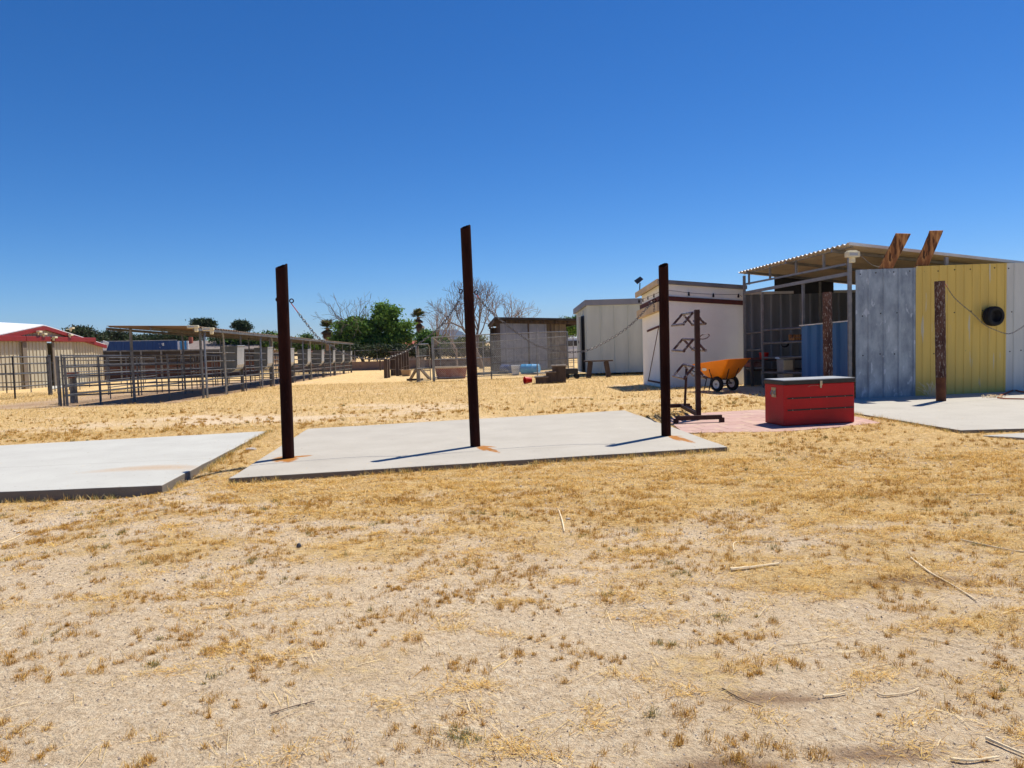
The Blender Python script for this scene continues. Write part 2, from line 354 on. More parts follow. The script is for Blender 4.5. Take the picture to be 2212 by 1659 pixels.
def np_mesh(name, V, nper, m, colors=None, parent=None, origin=(0, 0, 0), nrm_smooth=False):
    """V: (n, nper, 3) polygons; colors (n,3) per polygon"""
    n = V.shape[0]; o0 = ORI.get(parent.name, Vector((0, 0, 0))) if parent is not None else Vector(origin)
    W = V.reshape(-1, 3)-np.array([[o0.x, o0.y, o0.z]])
    me = bpy.data.meshes.new(name); me.vertices.add(n*nper); me.vertices.foreach_set('co', W.astype(np.float32).ravel())
    me.loops.add(n*nper); me.loops.foreach_set('vertex_index', np.arange(n*nper, dtype=np.int32))
    me.polygons.add(n); me.polygons.foreach_set('loop_start', np.arange(0, n*nper, nper, dtype=np.int32))
    me.polygons.foreach_set('loop_total', np.full(n, nper, dtype=np.int32)); me.update(calc_edges=True)
    if colors is not None:
        a = me.color_attributes.new('Col', 'FLOAT_COLOR', 'POINT'); c = np.ones((n, nper, 4), np.float32); c[:, :, :3] = colors[:, None, :]
        a.data.foreach_set('color', c.ravel())
    me.materials.append(m); o = bpy.data.objects.new(name, me); COL.objects.link(o)
    if parent is not None: o.parent = parent
    else: o.location = o0
    ORI[o.name] = o0
    return o

# ---------------------------------------------------------------- value noise
def _h(ix, iy, s):
    a = np.sin(ix*127.1+iy*311.7+s*74.7)*43758.5453; return a-np.floor(a)
def vn(x, y, s=0):
    x = np.asarray(x, float); y = np.asarray(y, float); ix = np.floor(x); iy = np.floor(y); fx = x-ix; fy = y-iy
    fx = fx*fx*(3-2*fx); fy = fy*fy*(3-2*fy)
    return (_h(ix, iy, s)*(1-fx)+_h(ix+1, iy, s)*fx)*(1-fy)+(_h(ix, iy+1, s)*(1-fx)+_h(ix+1, iy+1, s)*fx)*fy
def fbm(x, y, s=0, o=4):
    r = 0; a = .5; t = 0
    for i in range(o): r = r+a*vn(x*2**i, y*2**i, s+i*3.3); t += a; a *= .5
    return r/t
def sst(a, b, x):
    t = np.clip((x-a)/(b-a), 0, 1); return t*t*(3-2*t)

# ================================================================ SETTING
# slabs (corner positions on the ground)
S1 = [G(350, 1048), G(578, 931), G(0, 962), G(0, 1062)]
dl = (S1[2]-S1[1]).normalized(); S1[2] = S1[1]+dl*9.0
dl = (S1[3]-S1[0]).normalized(); S1[3] = S1[0]+dl*9.0
S2 = [G(493, 1033), G(1572, 965), G(1350, 886), G(665, 926)]
S3 = [G(1846, 893.5), G(2075, 930.5), G(2230, 926.5), G(2230, 926.5)+Vector((5, .9, 0)), G(2170, 846)+Vector((7, 1.1, 0)), G(2170, 847)+Vector((0, .05, 0)), G(1850, 861), G(1790, 864)]
S4 = [G(2122, 937.5), G(2230, 943), G(2230, 943)+Vector((3, .5, 0)), G(2230, 930)+Vector((3, .5, 0)), G(2225, 930.5)]
PAV = [G(1478, 934), G(1700, 931), G(1905, 913), G(1850, 899), G(1640, 884), G(1500, 892), G(1440, 905)]
def inpoly(x, y, P):
    r = np.zeros(np.shape(x), bool); n = len(P)
    for i in range(n):
        x1, y1 = P[i][0], P[i][1]; x2, y2 = P[(i+1) % n][0], P[(i+1) % n][1]
        if y1 == y2: continue
        c = ((y1 > y) != (y2 > y)) & (x < (x2-x1)*(y-y1)/(y2-y1)+x1); r ^= c
    return r
def edge_dist(x, y, P):
    d = np.full(np.shape(x), 1e9); n = len(P)
    for i in range(n):
        x1, y1 = P[i][0], P[i][1]; dx, dy = P[(i+1) % n][0]-x1, P[(i+1) % n][1]-y1; l2 = dx*dx+dy*dy+1e-9
        t = np.clip(((x-x1)*dx+(y-y1)*dy)/l2, 0, 1); d = np.minimum(d, np.hypot(x-x1-t*dx, y-y1-t*dy))
    return d
def base_h(x, y):
    t = sst(-2, 4, x); s = .017*(1-t)+.007*t
    h = -s*np.clip(np.minimum(y, 85)-20, 0, None)
    low = (1-sst(8.6, 12.5, y))*.055+(1-sst(-4.6, -3.4, x))*(1-sst(8.5, 11, y))*.06
    return h-low-.012
PATCH = [(1985, 1232, .42, .10), (1560, 1640, .30, .10), (1690, 1480, .28, .07), (1880, 1600, .26, .06), (1060, 1648, .16, .05)]
PATCH = [(G(u, v), a, b) for u, v, a, b in PATCH]
def dirt_shade(x, y):
    r = np.zeros(np.shape(x))
    for p, a, b in PATCH:
        r = np.maximum(r, 1-sst(.5, 1.1, np.hypot((x-p.x)/a, (y-p.y)/b)+.6*(fbm(x*4, y*4, 9)-.5)))
    xr_ = x+10.2+.09*(y-23.9); r = np.maximum(r, .95*sst(-4.6, -3.9, xr_)*(1-sst(-.3, .15, xr_+.35*(fbm(x*2, y*2, 3)-.5)))*sst(21.2, 22.2, y)*(1-sst(61, 63, y)))  # pen floor: brown dirt plus painted darkening that deepens the roof's shade
    r = np.maximum(r, .85*sst(-7, -5.5, xr_)*(1-sst(-2.4, -1.2, xr_))*sst(20.7, 21.6, y+.5*fbm(x, y, 8))*(1-sst(40, 46, y))*(.4+.9*fbm(x*.5, y*.5, 14)))
    return np.clip(r, 0, 1)
def straw_d(x, y):
    n = fbm(x*.55, y*.9, 1, 4); n2 = fbm(x*2.3, y*3.2, 5, 3)
    b = sst(3.2, 8.0, y+.30*x-.03*x*x*(x > 0)*.3)
    d = b*1.05+(n-.5)*1.7*(1-.25*b)+(n2-.5)*1.0*(1-.1*b)-.05
    # bare strips left of the middle and beyond the slabs
    d = d-1.1*np.exp(-((x+6.5)/3.2)**2-((y-15.4)/1.3)**2)*(.4+n2)-.7*np.exp(-((x+1.5)/3.0)**2-((y-17.5)/1.2)**2)*(n2+.2)
    d = d-.5*sst(10.0, 12.5, x)*0
    d = d-.8*np.exp(-((x-6.4)/1.7)**2-((y-19.5)/2.2)**2)
    d = d*(1-.9*dirt_shade(x, y)*(y > 18))
    return np.clip(d, 0, 1)
def all_pads(x, y):
    r = inpoly(x, y, S1) | inpoly(x, y, S2) | inpoly(x, y, S3) | inpoly(x, y, S4); return r
def ground_z(x, y):
    near = 1-sst(10, 22, y)
    z = base_h(x, y)+near*((fbm(x*1.1, y*1.1, 21, 3)-.5)*.05+(fbm(x*7, y*7, 22, 3)-.5)*.018)
    # straw piles up a touch in the mats
    z = z+near*straw_d(x, y)*.012
    e = np.minimum.reduce([edge_dist(x, y, P) for P in (S1, S2, S3)])
    k = (1-sst(.0, .35, e)); z = z*(1-k)+base_h(x, y)*k
    ins = all_pads(x, y)|inpoly(x, y, PAV); z = np.where(ins, np.minimum(z, base_h(x, y)-.04), z)
    return z
def lines(stops):
    out = [stops[0][0]]
    for (a, b, st) in stops:
        n = max(1, int(round((b-a)/st))); out += [a+(b-a)*i/n for i in range(1, n+1)]
    return np.array(out)
gx = lines([(-3000, -400, 650), (-400, -60, 34), (-60, -16, 2), (-16, -8, .25), (-8, 8, .07), (8, 16, .2), (16, 60, 2), (60, 400, 34), (400, 3000, 650)])
gy = lines([(-60, 0, 6), (0, 2, .25), (2, 8, .05), (8, 14, .07), (14, 24, .15), (24, 60, .6), (60, 100, 2), (100, 400, 30), (400, 6000, 700)])
XX, YY = np.meshgrid(gx, gy); ZZ = ground_z(XX, YY)
nx, ny = len(gx), len(gy)
co = np.stack([XX, YY, ZZ], -1).reshape(-1, 3)
idx = (np.arange(ny-1)[:, None]*nx+np.arange(nx-1)[None, :]).ravel()
fc = np.stack([idx, idx+1, idx+nx+1, idx+nx], -1)
me = bpy.data.meshes.new('ground'); me.vertices.add(len(co)); me.vertices.foreach_set('co', co.astype(np.float32).ravel())
me.loops.add(fc.size); me.loops.foreach_set('vertex_index', fc.astype(np.int32).ravel())
me.polygons.add(len(fc)); me.polygons.foreach_set('loop_start', np.arange(0, fc.size, 4, dtype=np.int32)); me.polygons.foreach_set('loop_total', np.full(len(fc), 4, np.int32))
me.polygons.foreach_set('use_smooth', np.ones(len(fc), bool)); me.update(calc_edges=True)
at = me.attributes.new('straw', 'FLOAT', 'POINT'); at.data.foreach_set('value', straw_d(XX, YY).astype(np.float32).ravel())
at = me.attributes.new('dirt_shade', 'FLOAT', 'POINT'); at.data.foreach_set('value', dirt_shade(XX, YY).astype(np.float32).ravel())
gm = bpy.data.materials.new('sandy_ground'); gm.use_nodes = True; nt = gm.node_tree; b = nt.nodes['Principled BSDF']; N = nt.nodes.new; L = nt.links.new
b.inputs['Roughness'].default_value = .95; b.inputs['Specular IOR Level'].default_value = .15
geo = N('ShaderNodeNewGeometry')
def noise(sc, det=4, ro=.6, vec=None):
    n = N('ShaderNodeTexNoise'); n.inputs['Scale'].default_value = sc; n.inputs['Detail'].default_value = det; n.inputs['Roughness'].default_value = ro; L(vec or geo.outputs['Position'], n.inputs['Vector']); return n.outputs['Fac']
def ramp(f, st):
    r = N('ShaderNodeValToRGB'); e = r.color_ramp.elements
    e[0].position = st[0][0]; e[0].color = rgb(st[0][1]); e[1].position = st[-1][0]; e[1].color = rgb(st[-1][1])
    for p, c in st[1:-1]: q = e.new(p); q.color = rgb(c)
    L(f, r.inputs['Fac']); return r.outputs[0]
def mixn(f, a, c):
    mx = N('ShaderNodeMix'); mx.data_type = 'RGBA'
    for i, v in (('Factor', f), ('A', a), ('B', c)):
        if isinstance(v, (tuple, float)): mx.inputs[i].default_value = rgb(v) if isinstance(v, tuple) else v
        else: L(v, mx.inputs[i])
    return mx.outputs['Result']
sandbig = ramp(noise(1.1, 7, .7), [(.36, (.50, .35, .215)), (.48, (.62, .455, .30)), (.62, (.68, .52, .365))])
grain = ramp(noise(26, 9, .93), [(.36, (.17, .11, .065)), (.42, (.57, .42, .26)), (.50, (.82, .635, .42)), (.62, (1, .87, .65))])
sand = mixn(.86, sandbig, grain)
vor = N('ShaderNodeTexVoronoi'); vor.inputs['Scale'].default_value = 42; L(geo.outputs['Position'], vor.inputs['Vector'])
vgt = ramp(vor.outputs['Distance'], [(.10, (1, 1, 1)), (.22, (0, 0, 0))])
cg = ramp(noise(31, 2), [(.56, (0, 0, 0)), (.62, (1, 1, 1))])
mm = N('ShaderNodeMath'); mm.operation = 'MULTIPLY'; L(vgt, mm.inputs[0]); L(cg, mm.inputs[1])
sand = mixn(mm.outputs[0], sand, (.20, .15, .12))
mpn = N('ShaderNodeMapping'); mpn.inputs['Scale'].default_value = (1, 3.2, 1); L(geo.outputs['Position'], mpn.inputs['Vector'])
straw1 = ramp(noise(12, 9, .92, mpn.outputs[0]), [(.37, (.12, .06, .025)), (.43, (.50, .30, .10)), (.50, (.84, .59, .25)), (.59, (1, .84, .50))])
straw2 = ramp(noise(1.6, 6, .75), [(.36, (.46, .26, .08)), (.46, (.68, .44, .14)), (.56, (.78, .55, .23)), (.68, (.66, .48, .28))])
straw = mixn(.30, straw1, straw2)
mac = ramp(noise(4.5, 9, .85, mpn.outputs[0]), [(.40, (.56, .47, .38)), (.48, (.92, .88, .82)), (.54, (1, 1, 1))])
mxm = N('ShaderNodeMix'); mxm.data_type = 'RGBA'; mxm.blend_type = 'MULTIPLY'; mxm.inputs['Factor'].default_value = .9; L(straw, mxm.inputs['A']); L(mac, mxm.inputs['B']); straw = mxm.outputs['Result']
rd = ramp(noise(.35, 5, .6), [(.58, (0, 0, 0)), (.72, (1, 1, 1))])
mmr = N('ShaderNodeMath'); mmr.operation = 'MULTIPLY'; L(rd, mmr.inputs[0]); mmr.inputs[1].default_value = .4
straw = mixn(mmr.outputs[0], straw, (.40, .22, .095))
sa = N('ShaderNodeAttribute'); sa.attribute_name = 'straw'; da = N('ShaderNodeAttribute'); da.attribute_name = 'dirt_shade'
sm = N('ShaderNodeMath'); sm.operation = 'ADD'; L(sa.outputs['Fac'], sm.inputs[0])
nn = N('ShaderNodeMath'); nn.operation = 'MULTIPLY_ADD'; L(noise(13, 8, .88), nn.inputs[0]); nn.inputs[1].default_value = 2.6; nn.inputs[2].default_value = -1.36; L(nn.outputs[0], sm.inputs[1])
sf = ramp(sm.outputs[0], [(.30, (0, 0, 0)), (.66, (.80, .80, .80))])
colr = mixn(sf, sand, straw)
dm = N('ShaderNodeMath'); dm.operation = 'MULTIPLY'; L(da.outputs['Fac'], dm.inputs[0]); dm.inputs[1].default_value = .8
colr = mixn(dm.outputs[0], colr, (.30, .175, .10))
L(colr, b.inputs['Base Color'])
bu = N('ShaderNodeBump'); bu.inputs['Strength'].default_value = 1.0; bu.inputs['Distance'].default_value = .03
ba = N('ShaderNodeMath'); ba.operation = 'ADD'; L(noise(60, 5, .75), ba.inputs[0]); L(noise(16, 3), ba.inputs[1]); L(ba.outputs[0], bu.inputs['Height']); L(bu.outputs[0], b.inputs['Normal'])
me.materials.append(gm); og = bpy.data.objects.new('ground', me); COL.objects.link(og); og['kind'] = 'structure'

# concrete pads
p1, p2, p3 = G(623, 989), G(1027, 964), G(1439, 941)
m1 = slab_mat('pale_concrete', (.51, .51, .475), (.45, .445, .415), lines=[(S1[0].x-.2, S1[0].y+1.9, S1[3].x, S1[3].y+1.7)], smear=(G(330, 1010).x, G(330, 1010).y, 1.0, .28, -.35))
sh = Vector((-.69, -.64))
def rust_at(u0, v0, u1, v1, ln, wd):
    a_, c_ = G(u0, v0), G(u1, v1); return (a_.x, a_.y, c_.x-a_.x, c_.y-a_.y, ln, wd)
m2 = slab_mat('cream_concrete', (.47, .44, .385), (.41, .38, .33),
    rusts=[rust_at(612, 986, 596, 1000, .50, .13), rust_at(630, 987, 618, 1001, .50, .13), rust_at(614, 989, 648, 986, .40, .09), rust_at(1036, 963, 1078, 978, .80, .075), rust_at(1034, 964, 1056, 977, .50, .07), rust_at(1040, 963, 1060, 965, .3, .05), rust_at(1446, 940, 1494, 955, .95, .08), rust_at(1448, 942, 1476, 956, .55, .06), rust_at(1420, 942, 1450, 942, .4, .06)],
    lines=[(S2[0].x, S2[0].y+.95, S2[1].x, S2[1].y+.85)])
m3 = slab_mat('cream_concrete_far', (.47, .445, .395), (.41, .385, .34))
def pad(poly, top, m, th=.14):
    mb = MB(); P = []
    n = len(poly)
    for i in range(n):      # slightly chipped, uneven edges
        a, c = Vector(poly[i][:2]), Vector(poly[(i+1) % n][:2]); l = (c-a).length; k = max(1, min(40, int(l/.35)))
        nv = Vector((c.y-a.y, a.x-c.x)).normalized()
        for j in range(k): q = a+(c-a)*(j/k)+nv*(random.uniform(-.012, .012) if j else 0); P.append((q.x, q.y))
    mb.prism(P, top-th, top)
    return mb.build('concrete_pad', m, kind='structure', bevel=.012)
pad(S1, 0, m1, .3); pad(S2, 0, m2, .3); pad(S3, .01, m3, .2); pad(S4, -.02, m3, .2)
pm = bpy.data.materials.new('pink_pavers'); pm.use_nodes = True; nt = pm.node_tree; b = nt.nodes['Principled BSDF']; N = nt.nodes.new; L = nt.links.new
geo = N('ShaderNodeNewGeometry'); mp = N('ShaderNodeMapping'); mp.inputs['Rotation'].default_value = (0, 0, R_(-9)); L(geo.outputs['Position'], mp.inputs['Vector'])
br = N('ShaderNodeTexBrick'); br.inputs['Scale'].default_value = 1; br.inputs['Brick Width'].default_value = .42; br.inputs['Row Height'].default_value = .42; br.inputs['Mortar Size'].default_value = .008
br.inputs['Color1'].default_value = rgb((.44, .27, .235)); br.inputs['Color2'].default_value = rgb((.50, .33, .29)); br.inputs['Mortar'].default_value = rgb((.24, .15, .11)); L(mp.outputs[0], br.inputs['Vector'])
pn = ramp(noise(5, 5), [(.52, (0, 0, 0)), (.66, (.8, .8, .8))]); L(mixn(pn, br.outputs['Color'], (.56, .42, .30)), b.inputs['Base Color']); b.inputs['Roughness'].default_value = .9
MB().prism([(p.x, p.y) for p in PAV], -.12, -.006).build('paving', pm, kind='structure')
# concrete apron by the barn, dirt-grey strip beside the pens
apr = [G(104, 843), G(104, 836), G(235, 817), G(235, 822)]
MB().prism([(p.x, p.y) for p in apr], lambda x, y: base_h(x, y)-.1, lambda x, y: base_h(x, y)+.05).build('concrete_apron', m1, kind='structure')

# mountains, far off
for (cx, Y, w, hh, sd) in ((950, 5200, 130, 150, 3), (900, 4300, 110, 60, 8)):
    mb = MB(); c = D(cx, 735, Y); n = 60; W = w/FOC*Y
    rows = []
    for j in range(5):
        row = []
        for i in range(n+1):
            t = i/n*2-1; e = max(0, 1-abs(t)**1.6)*(.65+.7*float(fbm(i*.14+sd, 1.0, sd, 4)-.25))
            row.append((c.x+t*W*.75, Y+j*220+60*math.sin(i*.7+j), -1+hh*1.0*e*math.sin(min(1, (j+.0)/3)*math.pi/2)))
        rows.append(row)
    k = 0
    for row in rows: mb.v += row
    for j in range(4):
        for i in range(n): a = j*(n+1)+i; mb.f.append((a, a+1, a+n+2, a+n+1))
    mb.build('mountain', 'mount', kind='structure', smooth=True)

# ================================================================ STEEL POSTS, CHAINS
def post_pipe(base, top, r, label, hooks):
    t = thing('steel_post', label, 'post', base, group='rusty steel posts on the concrete pad')
    b0 = Vector(base); tp = Vector(top); mb = MB(); n = 28; mb.tube([b0-Vector((0, 0, .02)), b0.lerp(tp, .3), b0.lerp(tp, .7), tp], r, n, caps=False)
    k = len(mb.v); mb.v = [list(v) for v in mb.v]
    for j in range(n): mb.v[k-n+j][2] += .035*math.sin(j*.22+1)+random.uniform(-.006, .006)
    top_ring = [tuple(v) for v in mb.v[k-n:k]]; c = tp
    inner = [tuple(Vector(v)+(Vector((c.x, c.y, v[2]))-Vector(v)).normalized()*.012) for v in top_ring]; low = [(v[0], v[1], v[2]-.4) for v in inner]
    mb.v = [tuple(v) for v in mb.v]; mb.v += inner+low
    for j in range(n):
        j2 = (j+1) % n; mb.f += [(k-n+j, k-n+j2, k+j2, k+j), (k+j, k+j2, k+n+j2, k+n+j)]
    mb.f.append(tuple(k+n+j for j in range(n)))
    mb.build('pipe', 'rust', t, smooth=True)
    for (u, v, side) in hooks:
        h = D(u, v, b0.y+.0); mb = MB(); ax = b0.lerp(tp, (h.z-b0.z)/(tp.z-b0.z))
        mb.tube([ax, h+Vector((-.03*side, 0, 0))], .009, 6)
        mb.tube([h+Vector((.024*side+.026*math.cos(a), 0, .026*math.sin(a))) for a in [i*math.pi/6 for i in range(12)]], .008, 6, closed=True)
        mb.build('eye_bolt', 'rust', t, smooth=True)
    return t
post_pipe(p1, D(608, 575, p1.y+.0), .080, 'dark rusty steel post at the left end of the concrete pad', [(604, 647, -1), (626, 650, 1)])
post_pipe(p2, D(1005.5, 490, p2.y), .074, 'tallest rusty steel post, in the middle of the concrete pad', [(999, 629, -1), (1025, 632, 1)])
post_pipe(p3, D(1433, 573, p3.y), .073, 'rusty steel post at the right end of the pad, next to the saddle rack', [(1417, 649, -1)])

def resample(pts, step):
    out = [pts[0].copy()]; acc = 0
    for i in range(len(pts)-1):
        a, c = pts[i], pts[i+1]; l = (c-a).length; q = step-acc
        while q <= l: out.append(a.lerp(c, q/l)); q += step
        acc = (l-(q-step))
    return out
def smooth_pts(P, k=6):
    out = []
    for i in range(len(P)-1):
        p0, p1_, p2_, p3_ = P[max(i-1, 0)], P[i], P[i+1], P[min(i+2, len(P)-1)]
        for j in range(k):
            t = j/k; out.append(.5*((2*p1_)+(p2_-p0)*t+(2*p0-5*p1_+4*p2_-p3_)*t*t+(3*p1_-p0-3*p2_+p3_)*t*t*t))
    out.append(P[-1]); return out
def chain(px, ya, yb, label, cord=0, dang=None, pitch=.038, wr=.0045, mtl='chain'):
    u0, u1 = px[0][0], px[-1][0]
    P = [D(u, v, ya+(yb-ya)*(u-u0)/(u1-u0)) for u, v in px]
    P = smooth_pts(P, 8); Q = resample(P, pitch); t = thing('chain', label, 'chain', P[0])
    def links(Q, mb):
        for i in range(len(Q)-1):
            a, c = Q[i], Q[i+1]; d = (c-a); l = d.length*.72; d.normalize(); s = d.cross(Vector((0, 1, 0)))
            if s.length < .1: s = d.cross(Vector((1, 0, 0)))
            s.normalize()
            w = s if i % 2 else s.cross(d).normalized(); w = (w+.35*(s.cross(d) if i % 2 else s)).normalized(); m_ = (a+c)/2
            mb.tube([m_+d*l*x+w*pitch*.36*y for x, y in ((-1, 0), (-.7, .8), (0, 1), (.7, .8), (1, 0), (.7, -.8), (0, -1), (-.7, -.8))], wr, 4, closed=True)
    mb = MB(); links(Q[cord:], mb); mb.build('links', mtl, t, smooth=True)
    if cord:
        MB().tube(Q[:cord+1], .007, 6).build('cord', 'redcord', t, smooth=True)
    if dang:
        Q2 = resample([D(u, v, ya+(yb-ya)*(u-u0)/(u1-u0)+.02) for u, v in dang], pitch); mb = MB(); links(Q2, mb); mb.build('loose_end', mtl, t, smooth=True)
    return t
chain([(629, 655), (634, 662), (658, 694), (689, 731), (717, 747), (730, 758), (761, 769), (819, 776), (880, 757), (945, 711), (983, 663), (998, 632)], p1.y, p2.y,
      'long sagging chain between the left and the tallest steel post', cord=4, dang=[(982, 660), (986, 672), (989, 688), (990, 693)])
chain([(1027, 634), (1048, 660), (1075, 686), (1124, 724), (1161, 747), (1210, 760), (1253, 759.6), (1284, 751), (1337, 721), (1370, 695), (1398, 665), (1414, 650)], p2.y, p3.y,
      'sagging steel chain from the tallest post to the right post', cord=2, dang=[(1402, 655), (1409, 650), (1413, 660), (1413, 675)])
wp1, wp2 = G(1789, 863), G(2033, 867)
def wood_post(base, vtop, utop, r, label, white_z, rust_z):
    t = thing('old_pole', label, 'post', base, group='weathered poles by the metal wall')
    top = D(utop, vtop, base.y); b0 = Vector(base)
    def seg(z0, z1, rr, nm, m_):
        mb = MB(); k = max(2, int((z1-z0)/.12)); pts = []; rad = []
        for i in range(k+1):
            z = z0+(z1-z0)*i/k; q = b0.lerp(top, z/(top.z-b0.z)); pts.append(q+Vector((random.uniform(-.003, .003), random.uniform(-.003, .003), 0))); rad.append(rr*random.uniform(.97, 1.04))
        mb.tube(pts, rad, 18); mb.build(nm, m_, t, smooth=True)
    H = top.z-b0.z
    if rust_z: seg(-.05, rust_z, r*.97, 'bare_base', 'rustbase'); seg(rust_z, H, r, 'pole', 'peel')
    else: seg(-.05, H, r, 'pole', 'peel')
    return t
wood_post(wp1, 631.5, 1787, .10, 'flaking brown pole in front of the blue panel, behind the red chest', 0, 0)
wood_post(wp2, 607.5, 2030, .098, 'flaking brown pole with rusty base standing in front of the yellow panel', 0, .5)
chain([(2041, 612), (2059, 640), (2080, 660), (2102, 678), (2125, 700), (2150, 713), (2178, 721), (2200, 712), (2230, 690)], wp2.y, wp2.y+.6,
      'thin chain hanging from the pole in front of the yellow panel', cord=3, pitch=.035, wr=.0035)

# ================================================================ SADDLE RACK
t = thing('saddle_rack', 'three-tier brown metal saddle rack on the pink paving', 'saddle rack', G(1508.7, 905.8), group=None)
b0 = G(1508.7, 905.8); bx, by = b0.x, b0.y
mb = MB(); ztop = ZT(b0, 669); mb.box((bx, by, ztop/2+.03), (.085, .085, ztop-.06)); mb.build('main_post', 'rackdark', t, bevel=.004)
fl, fr = G(1460, 914), G(1559, 911)
mb = MB(); zf = .085; a_ = Vector((fl.x, fl.y, zf)); c_ = Vector((fr.x, fr.y, zf)); mb.beam(a_, c_, .075, .075)
for q in (a_, c_): mb.box((q.x, q.y, .03), (.08, .08, .09))
mb.build('front_foot', 'rackdark', t, bevel=.004)
rl, rr_ = G(1436, 889), G(1490, 887)
mb = MB(); a_ = Vector((rl.x, rl.y, .11)); c_ = Vector((rr_.x, rr_.y, .11)); mb.beam(a_, c_, .075, .075)
mb.box((a_.x+.02, a_.y, .04), (.085, .085, .12)); mb.box((c_.x, c_.y, .04), (.08, .08, .12)); mb.build('rear_foot', 'rackdark', t, bevel=.004)
rb = G(1473, 888); MB().beam((bx, by+.04, .09), (rb.x, rb.y-.03, .105), .075, .07).build('spine', 'rackdark', t, bevel=.004)
rp = Vector((bx+.01, by+1.25, 0)); rp = G(1475.5, 889)
zlow = ZT(b0, 792); MB().tube([(rp.x, rp.y-.15, .12), (rp.x+.03, rp.y-.22, zlow-.08)], .024, 10).build('rear_post', 'rackdark', t, smooth=True)
for i, v in enumerate((671.5, 731.5, 792.5)):
    z = ZT(b0, v); y0, y1 = by+.42, by+1.42; hw, hh = .20, .225; xr = bx+.035; mb = MB(); pr = .025
    dx = (rp.x+.04-xr)/1.3
    X = lambda y: xr+dx*(y-by)*.6
    mb.tube([(X(by), by, z-.02), (X(y1), y1, z-.005)], pr, 10)
    for s in (-1, 1): mb.tube([(X(y0)+s*hw, y0-.06, z-hh), (X(y1)+s*hw, y1+.05, z-hh)], pr, 10)
    for y in (y0, y1):
        for s in (-1, 1): mb.tube([(X(y)+s*.01, y, z-.01), (X(y)+s*hw, y, z-hh)], pr*.95, 10)
    mb.tube([(bx+.0, by, z-hh-.01), (X(y0)+.0, y0, z-hh*.75)], pr*.8, 8)
    mb.build('saddle_arm', 'rackbrown', t, smooth=True)
z = ZT(b0, 731.5); MB().tube([(bx+.12+.085*math.cos(a), by-.04-.04*math.sin(a), z+.035+.045*math.sin(a)+.012*math.cos(a)) for a in [i*math.pi/8 for i in range(16)]], .009, 6, closed=True).build('bridle_ring', 'rackbrown', t, smooth=True)

# ================================================================ RED CHEST
c1, c2, c3 = G(1651, 914), G(1693.6, 920.5), G(1846, 912)
ux = (c3-c2).normalized(); uy = Vector((-ux.y, ux.x, 0)); Wd = (c3-c2).length; Dp = .58
ang = math.atan2(ux.y, ux.x); H = ZT(c2, 822)
t = thing('storage_chest', 'red metal chest with black lid standing on the pink paving', 'chest', c2, ang)
mb = MB(); f0, f1 = .0, H-.075
mb.box((Wd/2, Dp/2, f1/2), (Wd, Dp, f1)); mb.build('body', 'red', t, bevel=.012)
mb = MB(); mb.box((Wd/2, Dp/2, H-.04), (Wd+.03, Dp+.03, .07)); lid = mb.build('lid', 'blackmetal', t, bevel=.008)
MB().box((Wd/2, Dp/2, H-.001), (Wd+.005, Dp+.005, .008)).build('lid_top', 'lidtop', lid)
for fz in (.60, .34):
    z = H*fz
    g = MB().box((Wd*.515, -.003, z), (Wd*.93, .010, .022)).build('slot_strip', 'blackmetal', t)
    mb = MB()
    for x in (.12, .37, .60, .86): mb.lathe([(.0001, .006), (.006, .004), (.008, 0)], (Wd*x, -.009, z), 8, Matrix.Rotation(R_(90), 3, 'X'))
    merge(g, mb, 'chrome')
mb = MB(); mb.box((Wd*.512, -.022, H-.065), (.045, .012, .07)); mb.box((Wd*.512, -.014, H-.12), (.03, .014, .05)); mb.build('latch', 'chrome', t, bevel=.003)
MB().tube([(Wd*.50, -.012, H-.115), (Wd*.45, -.014, H-.10), (Wd*.38, -.012, H-.095), (Wd*.33, -.012, H-.12)], .002, 5).build('wire', 'chrome', t)
mb = MB(); mb.box((-.004, Dp*.5, H*.72), (.008, .13, .16))
mb.tube([(-.012, Dp*.5+.05, H*.76), (-.035, Dp*.5+.05, H*.69), (-.04, Dp*.5, H*.66), (-.035, Dp*.5-.05, H*.69), (-.012, Dp*.5-.05, H*.76)], .008, 6)
mb.build('carry_handle', 'chrome', t, smooth=True)

# ================================================================ WHEELBARROW
wc = G(1567, 846); wyaw = R_(-58)
t = thing('wheelbarrow', 'orange two-wheeled barrow parked against the white shed', 'wheelbarrow', (wc.x-.02, wc.y+.25, 0), wyaw)
# local: +x forward (nose), axle across y
def loftbox(mb, rings):
    k = len(mb.v)
    for r in rings: mb.v += r
    n = len(rings[0])
    for i in range(len(rings)-1):
        for j in range(n): mb.f.append((k+i*n+j, k+i*n+(j+1) % n, k+(i+1)*n+(j+1) % n, k+(i+1)*n+j))
def rr_ring(x0, x1, hw0, hw1, z0, z1, c=.045, n=5):
    """rounded rectangle; x0 rear, x1 nose"""
    out = []
    cs = [(x1-c, hw1-c, 0), (x0+c, hw0-c, 90), (x0+c, -hw0+c, 180), (x1-c, -hw1+c, 270)]
    for (cx, cy, a0) in cs:
        for i in range(n):
            a = R_(a0+90*i/(n-1)); x = cx+c*math.cos(a); y = cy+c*math.sin(a); out.append((x*1.12, y*1.08, z0+(z1-z0)*(x-x0)/(x1-x0)))
    return out
mb = MB()
rings = [rr_ring(-.28, .16, .20, .24, .38, .34), rr_ring(-.44, .30, .28, .32, .50, .50), rr_ring(-.60, .52, .35, .40, .70, .84), rr_ring(-.64, .57, .37, .425, .735, .88),
         rr_ring(-.60, .52, .345, .395, .735, .88), rr_ring(-.42, .28, .265, .305, .52, .53), rr_ring(-.26, .14, .18, .22, .40, .365)]
